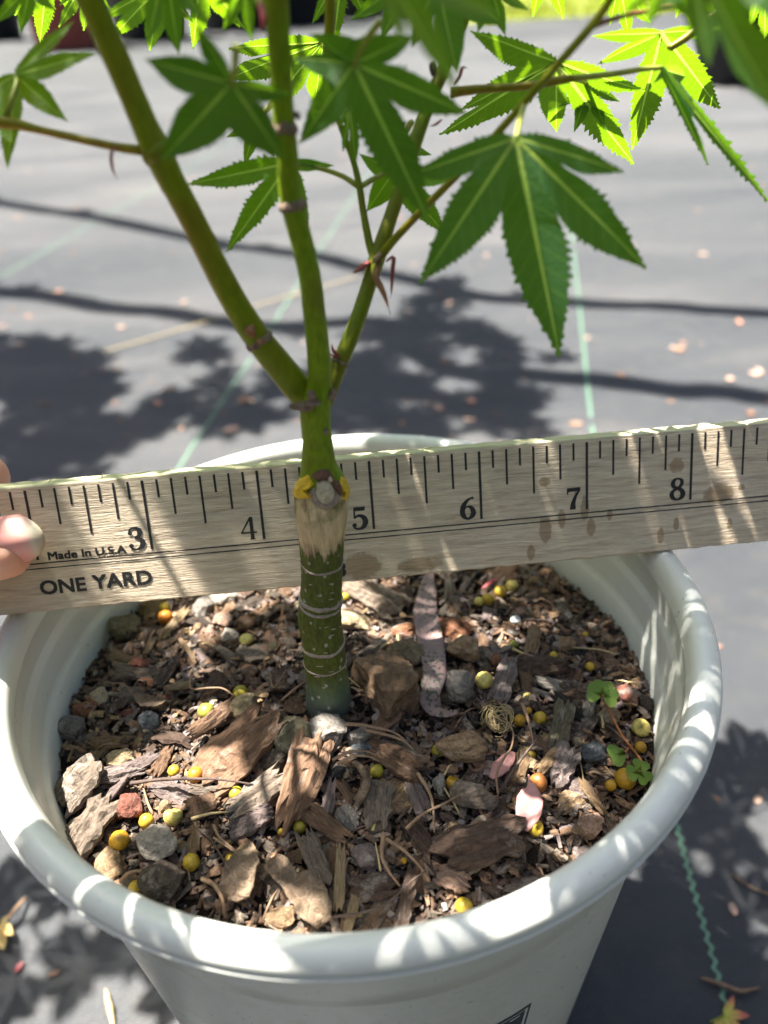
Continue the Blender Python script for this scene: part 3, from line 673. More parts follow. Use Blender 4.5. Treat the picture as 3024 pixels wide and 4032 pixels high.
G1, G2, G3 = (1, 1, 1), (.8, .85, .9), (1.2, 1.15, 1)
hero((2032, 545, 113), [(1600, 690, 3), (1650, 1116, 4), (2206, 1404, 6), (2552, 1054, 2), (2462, 672, -1)], [(2060, 420, 118), (2045, 480, 115)], (.75, .88, 1.7), wf=.215, sin=.43, fold=.12, droop=.04, shade=True)
hero((1394, 251, 108), [(1148, 225, 3), (1176, 565, 4), (1690, 878, 6), (1845, 449, 2), (1632, 140, -3), (1215, 130, -2)][::-1], [(1500, 80, 104), (1440, 160, 106)], (.75, .82, 1.3), wf=.215, sin=.43, fold=.12, droop=.04, shade=True)
hero((911, 328, 101), [(775, 95, -3), (575, 235, 0), (636, 632, 3), (1120, 632, 3), (1142, 368, 2)], [(930, 180, 97), (925, 260, 99)], (.65, .74, .8), wf=.23, sin=.46, fold=.12, shade=True, label='dark shaded leaf hanging between the left branch and middle stem')
hero((60, 295, 120), [(290, 80, -3), (372, 208, -4), (266, 478, 0), (30, 668, 2), (-160, 430, 3)], [(20, 470, 119.5), (45, 400, 118), (66, 330, 118.5)], (1.3, 1.15, 1.1), wf=.2, sin=.38)
hero((1140, 642, 134), [(734, 726, 0), (889, 995, 3), (1217, 925, 4), (1315, 652, 3)], [(1412, 735, 135.5), (1340, 690, 136), (1230, 655, 136)], (1., 1.1, 1.2), wf=.21, sin=.26, label='narrow lobed leaf behind the middle stem')
hero((2191, 244, 143), [(1850, 120, -2), (1813, 430, 2), (1730, 530, 4), (2190, 520, 4), (2496, 650, 4), (2540, 362, 2)], [(2222, 305, 131), (2205, 280, 136)], (1.0, 1.05, 1.0), sun=True, wf=.21, sin=.39)
hero((2606, 128, 146), [(2330, 141, -2), (2352, 250, 0), (2487, 590, 4), (2835, 430, 4), (2850, 110, 0)], [(2640, 185, 138), (2622, 160, 142)], (1.05, 1.05, .9), sun=True, wf=.21, sin=.36)
hero((2606, 266, 128), [(2570, 330, 4), (2788, 650, 6), (3040, 810, 6), (2700, 300, 10)], [(2262, 308, 130.5), (2420, 290, 129.5), (2530, 272, 128.5)], (.85, .95, 1.7), wf=.165, sin=.5, fold=.6, label='folded greyish green leaf hanging from the side twig tip')
hero((2720, -190, 84), [(2600, 40, 0), (2790, 260, 3), (3075, 470, 5), (3300, 120, 0), (3200, -200, 0)], [(2690, -320, 86)], (1.2, 1.15, 1.3), wf=.25, sin=.5)
hero((1500, -150, 78), [(1400, -20, 0), (1590, 190, 2), (1795, 360, 5), (1960, 60, 2)], [(1480, -320, 80)], (1.35, 1.25, 1.9), wf=.21, sin=.42, fold=.3)
hero((1720, -80, 118), [(1560, 40, 0), (1620, 190, 2), (1800, 290, 3), (1990, 100, 2), (1950, -60, 0)], [(1740, -180, 117)], (.9, 1., 1.2), wf=.23, sin=.44)
hero((190, -150, 152), [(40, -40, 1), (60, 60, 2), (158, 168, 3), (290, 60, 1), (340, -60, 0)], [(200, -260, 150)], (1.25, 1.15, .9), sun=True, wf=.22, sin=.42)
hero((350, -110, 142), [(235, 20, 1), (232, 105, 2), (330, 120, 2), (430, 30, 1)], [(360, -200, 140)], (1.1, 1.1, .9), sun=True, wf=.21, sin=.4)
hero((640, -60, 138), [(430, -20, 0), (400, 70, 0), (440, 145, 2), (590, 200, 3), (760, 90, 2)], [(650, -160, 136)], (1.2, 1.1, .9), sun=True, wf=.22, sin=.42)
hero((650, -140, 116), [(520, -10, 1), (580, 170, 3), (705, 215, 4), (800, 70, 1), (790, -60, 0)], [(670, -240, 117)], (.85, .95, .9), wf=.24, sin=.46)
hero((790, -90, 138), [(700, 60, 1), (760, 190, 2), (965, 112, 3), (940, -20, 1)], [(780, -180, 136)], (1.1, 1.1, .9), sun=True, wf=.21, sin=.4)
hero((1270, 165, 158), [(900, 190, 2), (890, 310, 3), (1060, 420, 4), (1240, 410, 4), (1330, 280, 2)], [(1300, 340, 134), (1290, 250, 147)], (1.5, 1.3, .9), sun=True, wf=.24, sin=.46)
hero((1350, -130, 140), [(1180, -20, 1), (1230, 90, 2), (1310, 200, 4), (1440, 70, 2), (1480, -60, 1)], [(1340, -240, 138)], (1.2, 1.1, .9), sun=True, wf=.2, sin=.38)
hero((1610, -90, 128), [(1450, -100, 0), (1380, 80, 3), (1500, 160, 3), (1640, 120, 3), (1720, 0, 1)], [(1640, -200, 128)], (.85, .95, 1.), wf=.22, sin=.42)
hero((1550, 676, 140), [(1415, 606, -1), (1444, 833, 2), (1755, 925, 4), (1796, 700, 2)], [(1420, 735, 135.5), (1470, 705, 137), (1510, 685, 138.5)], (1., 1.1, 1.), wf=.22, sin=.42)
hero((1378, 430, 128), [(1330, 500, 2), (1350, 600, 2), (1402, 645, 3), (1470, 530, 2)], [(1335, 360, 131)], (1., 1., 1.), wf=.22, sin=.42)
hero((1010, 480, 150), [(890, 540, 2), (962, 650, 3), (1080, 620, 3), (1120, 520, 2)], [(1080, 400, 140)], (1.1, 1.1, 1.), wf=.22, sin=.4)
hero((2630, -120, 92), [(2470, -60, 0), (2450, 60, 2), (2545, 105, 3), (2700, 70, 3), (2760, -40, 1)], [(2660, -240, 94)], (1., 1.05, 1.2), wf=.24, sin=.46)
hero((2735, -130, 148), [(2640, -20, 1), (2660, 70, 2), (2722, 110, 4), (2820, 60, 2), (2850, -40, 1)], [(2740, -240, 146)], (1.35, 1.2, .9), sun=True, wf=.23, sin=.44)
hero((2150, -160, 142), [(2000, -60, 1), (2098, 66, 3), (2218, 72, 3), (2330, -40, 1)], [(2150, -280, 140)], (1.2, 1.15, .9), sun=True, wf=.2, sin=.4)
hero((2440, -70, 150), [(2360, 20, 1), (2400, 100, 2), (2475, 140, 3), (2560, 90, 2), (2580, 0, 1)], [(2440, -150, 148)], (1.35, 1.2, .9), sun=True, wf=.22, sin=.42)
hero((3010, -80, 140), [(2910, 20, 1), (2950, 110, 2), (3012, 150, 3), (3090, 90, 2)], [(3000, -180, 138)], (1.3, 1.2, .9), sun=True, wf=.22, sin=.4)
hero((2975, 235, 116), [(2920, 60, 0), (2880, 200, 2), (3060, 340, 3), (3110, 120, 0)], [(2900, 40, 118)], (1., 1.05, 1.1), wf=.22, sin=.42)
hero((1580, 560, 146), [(1440, 560, 0), (1480, 680, 2), (1620, 720, 2), (1700, 610, 2)], [(1620, 480, 140)], (.95, 1., 1.), wf=.22, sin=.42)
hero((960, -60, 112), [(840, 20, 0), (880, 120, 2), (990, 160, 3), (1080, 60, 2)], [(970, -180, 110)], (.9, 1., 1.), wf=.22, sin=.42)
hero((120, -60, 128), [(-60, -20, 0), (-20, 90, 2), (80, 130, 3), (220, 40, 1)], [(150, -170, 126)], (1., 1.05, 1.), wf=.22, sin=.42)
hero((2320, 330, 150), [(2200, 420, 2), (2260, 520, 3), (2380, 500, 3), (2440, 400, 2)], [(2262, 308, 138)], (1., 1.1, 1.), wf=.22, sin=.42)
hero((1930, -60, 128), [(1820, 40, 1), (1880, 130, 2), (1990, 140, 3), (2080, 40, 1)], [(1930, -200, 128)], (1., 1.05, 1.), wf=.22, sin=.42)

# scars, crusts, buds, graft
def lump(name, ctr, r, mat, parent, seed=0, sub=2, rough=.5, dirs=None, smooth=False):
    bm = bmesh.new(); bmesh.ops.create_icosphere(bm, subdivisions=sub, radius=1)
    V = []
    for v in bm.verts:
        q = v.co.copy(); k = 1 + rough * noise.noise(q * 1.7 + Vector((seed * 3.1, seed, 0))) + rough * .5 * noise.noise(q * 4 + Vector((0, seed, seed)))
        V.append(np.array([q.x * r[0], q.y * r[1], q.z * r[2]]) * k)
    F = [tuple(v.index for v in f.verts) for f in bm.faces]; bm.free(); V = np.array(V)
    if dirs is not None: V = V[:, :1] * dirs[0] + V[:, 1:2] * dirs[1] + V[:, 2:] * dirs[2]
    return add(name, V + np.asarray(ctr, float), F, mat, parent, smooth, ctr)
def collar(name, cc, idx, h, bulge, mat, dips=.6, a0=0, a1=2 * math.pi, tilt=0.):
    """uneven raised ring round a stem centre line"""
    c0 = cc[idx, :3]; T = nrm(cc[min(idx + 1, len(cc) - 1), :3] - cc[idx - 1, :3]); r = cc[idx, 3]
    X = nrm(np.cross(T, [0, 1., 0.])); Y = np.cross(T, X); seg = 40; V, F = [], []
    for k in range(seg):
        a = a0 + (a1 - a0) * k / seg; d = X * math.cos(a) + Y * math.sin(a)
        wv = dips * noise.noise(Vector((math.cos(a) * 1.5, math.sin(a) * 1.5, idx))) * h + tilt * math.sin(a)
        hh = h * (1 + .35 * noise.noise(Vector((math.cos(a) * 3, math.sin(a) * 3, idx + 5)))); bb = bulge * (1 + .9 * noise.noise(Vector((a * 2.3, idx, 1))))
        for (z, o) in ((-hh, -.15), (-hh * .5, bb * .8), (0, bb), (hh * .5, bb * .7), (hh, -.15)): V.append(c0 + T * (z + wv) + d * (r + o))
    for k in range(seg):
        k2 = (k + 1) % seg
        for i in range(4): F.append((k * 5 + i, k * 5 + i + 1, k2 * 5 + i + 1, k2 * 5 + i))
    return add(name, V, F, mat, maple, False)
def tidx(v): return int(np.argmin(np.abs(TRK[:, 2] - Py(1265, v, TY - 5.2)[2])))
for v, h, b in ((2272, .42, .18), (2415, .6, .30), (2440, .45, .24), (2598, .6, .22), (2662, .25, .12)): collar('bark_ring', TRK, tidx(v), h, b, M['ring'])
for v in (803, 512): collar('node_ring', TRK, int(np.argmin([abs(proj(q)[1] - v) for q in TRK[:, :3]])), .9, .35, M['crust'])
for (u, v, ln, rot) in ((1222, 2313, 1., .4), (1300, 2308, .9, -.2), (1258, 2350, 1.3, -.1), (1306, 2346, 1.2, -.3), (1302, 2370, 1.7, -.3), (1268, 2370, .8, 0), (1280, 2400, 1.8, -.15), (1284, 2472, 1.4, -.2), (1312, 2490, 1.7, -.5), (1306, 2510, 1.4, -.3), (1283, 2570, 1.2, -.1), (1260, 2622, 2.2, .05), (1304, 2645, 1.6, -.25), (1250, 2665, 1.8, .15), (1218, 2660, 1.2, .4), (1275, 2703, .9, -.1), (1350, 2500, 1.2, -.4)):
    q = Py(u, v, TY - 4.6); i = int(np.argmin(abs(TRK[:, 2] - q[2]))); ax = TRK[i, :3]; r = TRK[i, 3]
    dx = q[0] - ax[0]; dx = max(-.9 * r, min(.9 * r, dx)); cpt = np.array([ax[0] + dx, ax[1] - math.sqrt(r * r - dx * dx) + .05, q[2]])
    tg = nrm([math.cos(rot), dx / r * .9, math.sin(rot) + .05]); nn = nrm([dx, -math.sqrt(r * r - dx * dx), 0])
    lump('lenticel', cpt, (ln * .5, .16, .2), M['ring'], maple, u, 1, .3, (tg, nn, nrm(np.cross(tg, nn))))
# crust where the side branches leave, and their buds
for k, (u, v, a, b, cc_) in enumerate(((1180, 1598, 1.6, .8, 0), (1200, 1606, 1.5, .7, 0), (1222, 1590, 1.2, 1.0, 0), (1226, 1560, .8, 1.1, 0), (1248, 1588, .7, .4, 0), (1305, 1560, .6, 1.1, 0), (1311, 1545, .5, .7, 0))):
    lump('corky_crust', Py(u, v, TY - 2.7 - (.4 if k < 5 else -1.4)), (a, .55, b), M['crust'], maple, k, 2, .7)
ci = int(np.argmin([abs(proj(q)[1] - 1330) for q in cL[:, :3]])); collar('node_ring', cL, ci, .75, .28, M['crust'])
ci = int(np.argmin([abs(proj(q)[1] - 1428) for q in cR[:, :3]])); collar('node_ring', cR, ci, .35, .2, M['crust'])
ci = int(np.argmin([abs(proj(q)[1] - 600) for q in cL[:, :3]])); collar('node_ring', cL, ci, 1.2, .25, M['stem'])
def scale(name, pl, wmax, mat='bud', col=None):
    q = spline([P(*x) for x in pl], 12); V, F = tube(q, [max(.06, wmax * math.sin(math.pi * min(1, .12 + .95 * t)) ** .7) for t in np.linspace(0, 1, 12)], 8, True, .3, pl[0][0], .45)
    return add(name, V, F, M[mat], maple, True)
scale('bud_scale', [(1455, 1030, 136, 0)[:3], (1420, 1055, 135.5), (1385, 1078, 135)], .75)
scale('bud_scale', [(1520, 1030, 134.5), (1550, 1012, 134), (1545, 1070, 133.5), (1542, 1130, 133.5), (1538, 1178, 133.5)], .55)
scale('bud_scale', [(1490, 1030, 134.5), (1480, 1090, 134), (1510, 1150, 133.5), (1538, 1240, 133)], .6, 'redpet')
scale('bud_scale', [(1505, 990, 134.5), (1480, 1020, 134), (1462, 1040, 134)], .7, 'needle')
scale('bud_scale', [(1790, 335, 133.5), (1810, 300, 133), (1822, 265, 132.5), (1845, 272, 132.5)], .55)
scale('bud_scale', [(1740, 470, 134), (1715, 490, 134), (1690, 498, 134)], .4)
scale('bud_scale', [(1705, 300, 133.5), (1702, 260, 133), (1708, 240, 133)], .6, 'twig')
scale('bud_scale', [(470, 575, 116), (440, 600, 115.5), (442, 660, 115.5), (462, 705, 115)], .4)
scale('bud_scale', [(1020, 0, 100), (1040, 80, 100.5), (1030, 125, 101)], .5)
scale('bud_scale', [(990, 1275, 128.5), (985, 1300, 128), (1010, 1335, 128)], .95, 'redpet')
scale('bud_scale', [(1010, 1340, 128), (1030, 1345, 128), (1040, 1330, 128)], .7, 'redpet')
scale('bud_scale', [(1335, 1400, 136.5), (1312, 1380, 136), (1306, 1350, 136)], .6)
scale('bud_scale', [(1338, 1410, 136.5), (1310, 1400, 136), (1292, 1388, 136)], .4)
scale('bud_scale', [(1180, 470, 107), (1168, 452, 107), (1180, 440, 107)], .6, 'twig')
# graft union: cut stub ringed by callus, wax on both cheeks
gi = tidx(1960); GA = TRK[gi, :3]; GR = TRK[gi, 3]
def onface(u, v, off=0.):
    q = Py(u, v, TY - 5); i = int(np.argmin(abs(TRK[:, 2] - q[2]))); dx = min(abs(q[0] - TRK[i, 0]), .97 * TRK[i, 3]); q = Py(u, v, TY - math.sqrt(TRK[i, 3] ** 2 - dx * dx)); i = int(np.argmin(abs(TRK[:, 2] - q[2]))); ax, r = TRK[i, :3], TRK[i, 3]
    dx = q[0] - ax[0]; dx = max(-.97 * r, min(.97 * r, dx)); d = nrm([dx, -math.sqrt(r * r - dx * dx), 0]); return np.array([ax[0], ax[1], q[2]]) + d * (r + off), d
def pat(name, outline, off, mat, sub=5, rough=.2, seed=0, bulge=.0):
    """patch of bark material following the trunk, from an outline of picture points"""
    pts_ = spline(outline + [outline[0]], 36)[:-1]; ctr = np.mean(outline, 0); V, F = [], []
    for ring in range(sub + 1):
        f = 1 - ring / sub
        for k, (u, v) in enumerate(pts_):
            uu, vv = ctr[0] + (u - ctr[0]) * max(f, .02), ctr[1] + (v - ctr[1]) * max(f, .02)
            o = off * (1 if ring else -.5) + bulge * (1 - f * f) + (rough * noise.noise(Vector((uu * .05, vv * .05, seed))) if ring else 0)
            V.append(onface(uu, vv, o)[0])
    n = len(pts_)
    for r_ in range(sub):
        for k in range(n): F.append((r_ * n + k, r_ * n + (k + 1) % n, (r_ + 1) * n + (k + 1) % n, (r_ + 1) * n + k))
    F.append(tuple(sub * n + k for k in range(n)))
    return add(name, V, F, mat, maple, True)
pat('grafting_wax', [(1168, 1905), (1175, 1880), (1200, 1872), (1214, 1862), (1228, 1885), (1236, 1905), (1210, 1922), (1215, 1945), (1232, 1958), (1200, 1962), (1166, 1955), (1158, 1930)], .55, M['wax'], 5, .35, 1, .35)
pat('grafting_wax', [(1330, 1882), (1345, 1870), (1362, 1890), (1372, 1920), (1370, 1940), (1352, 1950), (1345, 1938), (1356, 1925), (1342, 1905)], .5, M['wax'], 5, .3, 3, .3)
M['callus'] = plain('brown_callus', (.20, .10, .07), .8, .5, 700, .9, .3, .001)
pat('callus', [(1215, 1868), (1240, 1850), (1268, 1842), (1300, 1848), (1325, 1868), (1342, 1880), (1352, 1905), (1348, 1935), (1325, 1925), (1312, 1890), (1290, 1872), (1262, 1868), (1240, 1885)], .45, M['callus'], 4, .3, 2, .2)
pat('callus', [(1215, 1925), (1236, 1910), (1242, 1960), (1262, 1990), (1300, 1992), (1326, 1955), (1330, 1925), (1342, 1945), (1330, 1985), (1295, 2008), (1262, 2005), (1236, 1985), (1226, 1962)], .35, M['ring'], 4, .25, 5, .25)
pat('pruned_stub', [(1245, 1895), (1262, 1880), (1288, 1876), (1308, 1895), (1316, 1930), (1308, 1965), (1288, 1985), (1262, 1978), (1244, 1945)], .75, M['stub'], 6, .3, 4, .15)
lump('stub_edge', onface(1290, 1872, 1.2)[0], (.45, .4, .7), M['stub'], maple, 3, 1, .4)
lump('bud_scar', onface(1281, 1698, .1)[0], (.55, .3, .7), M['crust'], maple, 2, 2, .4)

# ------------------------------------------------------------------ pieces lying on the potting mix
CC = dict(olive=(.17, .155, .10), tan=(.36, .25, .15), grey=(.23, .215, .195), white=(.40, .37, .325), rust=(.30, .14, .075), red=(.24, .095, .07), cream=(.56, .45, .27), blue=(.13, .15, .17),
          pink=(.40, .27, .21), dark=(.10, .08, .065), brown=(.20, .125, .08), bark=(.25, .155, .10), dbark=(.12, .08, .06), gbark=(.24, .195, .155), tbark=(.32, .22, .125), pale=(.42, .32, .19), lilac=(.25, .20, .19), black=(.035, .032, .03),
          py=(.52, .38, .035), po=(.34, .30, .03), pg=(.30, .33, .05), por=(.60, .22, .02), pp=(.62, .55, .17), pbr=(.36, .14, .04), pgold=(.50, .29, .02))
def stone_mesh(seed, sub=2, planes=9, rough=.22):
    rr = random.Random(seed); bm = bmesh.new(); bmesh.ops.create_icosphere(bm, subdivisions=sub, radius=1)
    V = np.array([v.co[:] for v in bm.verts]); F = [tuple(v.index for v in f.verts) for f in bm.faces]; bm.free()
    for _ in range(planes):
        n = nrm([rr.gauss(0, 1) for _ in range(3)]); d = rr.uniform(.55, .9); h = V @ n
        V -= np.clip(h - d, 0, None)[:, None] * n
    for i, q in enumerate(V):
        qv = Vector(q) * 1.9 + Vector((seed * 1.7, 0, 0)); V[i] = q * (1 + rough * noise.noise(qv) + rough * .6 * noise.noise(qv * 3) + rough * .35 * noise.noise(qv * 7))
    return V, F
def chip_mesh(seed, nx=9, ny=4, jag=.22, rough=.75):
    """thin splintered slab, unit length x and unit width y, unit thickness z"""
    rr = random.Random(seed); V, F = [], []
    xo = [rr.uniform(-jag, jag) for _ in range(ny + 1)]; xo2 = [rr.uniform(-jag, jag) for _ in range(ny + 1)]
    bend = rr.uniform(-.9, .9); tw = rr.uniform(-.5, .5); tp = rr.uniform(-.35, .35)
    for side in (1, -1):
        for i in range(nx + 1):
            t = i / nx - .5; wloc = (1 + tp * t) * (1 - .18 * (2 * abs(t)) ** 4) + .16 * noise.noise(Vector((t * 4, seed, 0)))
            for j in range(ny + 1):
                s = j / ny - .5; ed = min(1, 2.6 * min(i, nx - i) / nx + .25, 2.2 * min(j, ny - j) / ny + .3)
                x = t + (xo2[j] * max(0, 2 * t) + xo[j] * max(0, -2 * t)) * .6 + .02 * noise.noise(Vector((t * 9, s * 9, seed)))
                z = side * .5 * ed * (1 + rough * noise.noise(Vector((t * 2.2 + seed, s * 7, side)))) + rough * .3 * noise.noise(Vector((t * 4, s * 14 + seed, side * 3))) + bend * t * t * 1.6 + tw * t * s * 2
                V.append((x, s * wloc + .09 * noise.noise(Vector((t * 8, s, seed + 4))), z + rough * .22 * noise.noise(Vector((t * 11, s * 22 + seed, side * 5)))))
    m = (nx + 1) * (ny + 1); a = lambda i, j: i * (ny + 1) + j
    for i in range(nx):
        for j in range(ny):
            F.append((a(i, j), a(i + 1, j), a(i + 1, j + 1), a(i, j + 1))); F.append((m + a(i, j), m + a(i, j + 1), m + a(i + 1, j + 1), m + a(i + 1, j)))
    for i in range(nx):
        F.append((a(i, 0), m + a(i, 0), m + a(i + 1, 0), a(i + 1, 0))); F.append((a(i, ny), a(i + 1, ny), m + a(i + 1, ny), m + a(i, ny)))
    for j in range(ny):
        F.append((a(0, j), a(0, j + 1), m + a(0, j + 1), m + a(0, j))); F.append((a(nx, j), m + a(nx, j), m + a(nx, j + 1), a(nx, j + 1)))
    return np.array(V), F
def pellet_mesh(seed, dent=0.):
    bm = bmesh.new(); bmesh.ops.create_uvsphere(bm, u_segments=18, v_segments=11, radius=1); rr = random.Random(seed); dn = nrm([rr.uniform(-1, 1), rr.uniform(-1, .2), .8]); V = []
    for v in bm.verts:
        q = np.array(v.co[:]); k = 1 + .05 * noise.noise(v.co * 1.5 + Vector((seed, 0, 0))) + .015 * noise.noise(v.co * 6)
        h = q @ dn
        if dent and h > .55: k *= 1 - dent * (h - .55) * (1.2 + .8 * noise.noise(v.co * 5))
        V.append(q * k)
    F = [tuple(v.index for v in f.verts) for f in bm.faces]; bm.free(); return np.array(V), F
OCC = []
def drop(name, me, pos, sx, sy, sz, yawr, tilt, col, label, cat, group=None):
    o = link(name, me, None, pos, CC[col] if isinstance(col, str) else col)
    o.scale = (sx, sy, sz); o.rotation_mode = 'ZYX' if False else 'XYZ'
    m = Matrix.Rotation(tilt[1], 3, 'X') @ Matrix.Rotation(tilt[0], 3, 'Y') @ Matrix.Rotation(yawr, 3, 'Z')
    o.rotation_euler = m.to_euler()
    return tag(o, label, cat, group)
def spx(u, v, up=0):
    q = Pz(u, v, -26 + up); z = soilz(q[0], q[1]); q = Pz(u, v, z + 1.2 + up); return q, proj(q)[2] / FPX
SM = {}
def hero_piece(kind, u, v, wpx, hpx, ang, col, label, up=0., seed=None):
    seed = seed or int(u * 3 + v); rr = random.Random(seed); q, s = spx(u, v, up)
    if kind == 's':
        V, F = stone_mesh(seed, 3, rr.randint(7, 12), .16); me = mk('stone', V * .001, F, M['stone'], False)
        rx, ry = wpx * s / 2 * 1.1, hpx * s / 2 / .84 * 1.1; rz = min(rx, ry) * .8
        q[2] += rz * .25; drop('stone', me, q, rx, ry, rz, math.radians(ang), (rr.uniform(-.2, .2), rr.uniform(-.2, .2)), col, label, 'stone')
        OCC.append((q[0], q[1], max(rx, ry) * .85))
    elif kind == 'c':
        V, F = chip_mesh(seed, 16, 7); me = mk('bark_chip', V * .001, F, M['chip'], False)
        a = math.atan2(math.sin(math.radians(ang)) / .74, math.cos(math.radians(ang))); st = math.hypot(math.cos(math.radians(ang)), math.sin(math.radians(ang)) / .78)
        l = wpx * s * st; b = hpx * .86 * s * math.hypot(math.sin(math.radians(ang)), math.cos(math.radians(ang)) / .78); th = min(b * .5, 4.4)
        q[2] += th * .35; drop('bark_chip', me, q, l, b, th, a, (rr.uniform(-.16, .16), rr.uniform(-.05, .3)), col, label, 'bark chip')
        for f in (-.3, 0, .3): OCC.append((q[0] + f * l * math.cos(a), q[1] + f * l * math.sin(a), b * .55))
    elif kind == 'p':
        V, F = pellet_mesh(seed, ang / 100.); me = mk('fertiliser_pellet', V * .001, F, M['pellet'], True); r = wpx * s / 2
        q[2] += r * .1; drop('fertiliser_pellet', me, q, r, r, r * hpx / wpx, rr.uniform(0, 6), (0, 0), col, label, 'pellet', f'{label.split()[1]} fertiliser pellets' if label in PLS.values() else None)
        OCC.append((q[0], q[1], r))
PLS = {'py': 'round yellow fertiliser pellet lying in the bark mix', 'po': 'round olive yellow fertiliser pellet lying in the bark mix', 'pp': 'round pale lemon fertiliser pellet lying in the bark mix', 'pgold': 'round golden brown fertiliser pellet lying in the bark mix'}
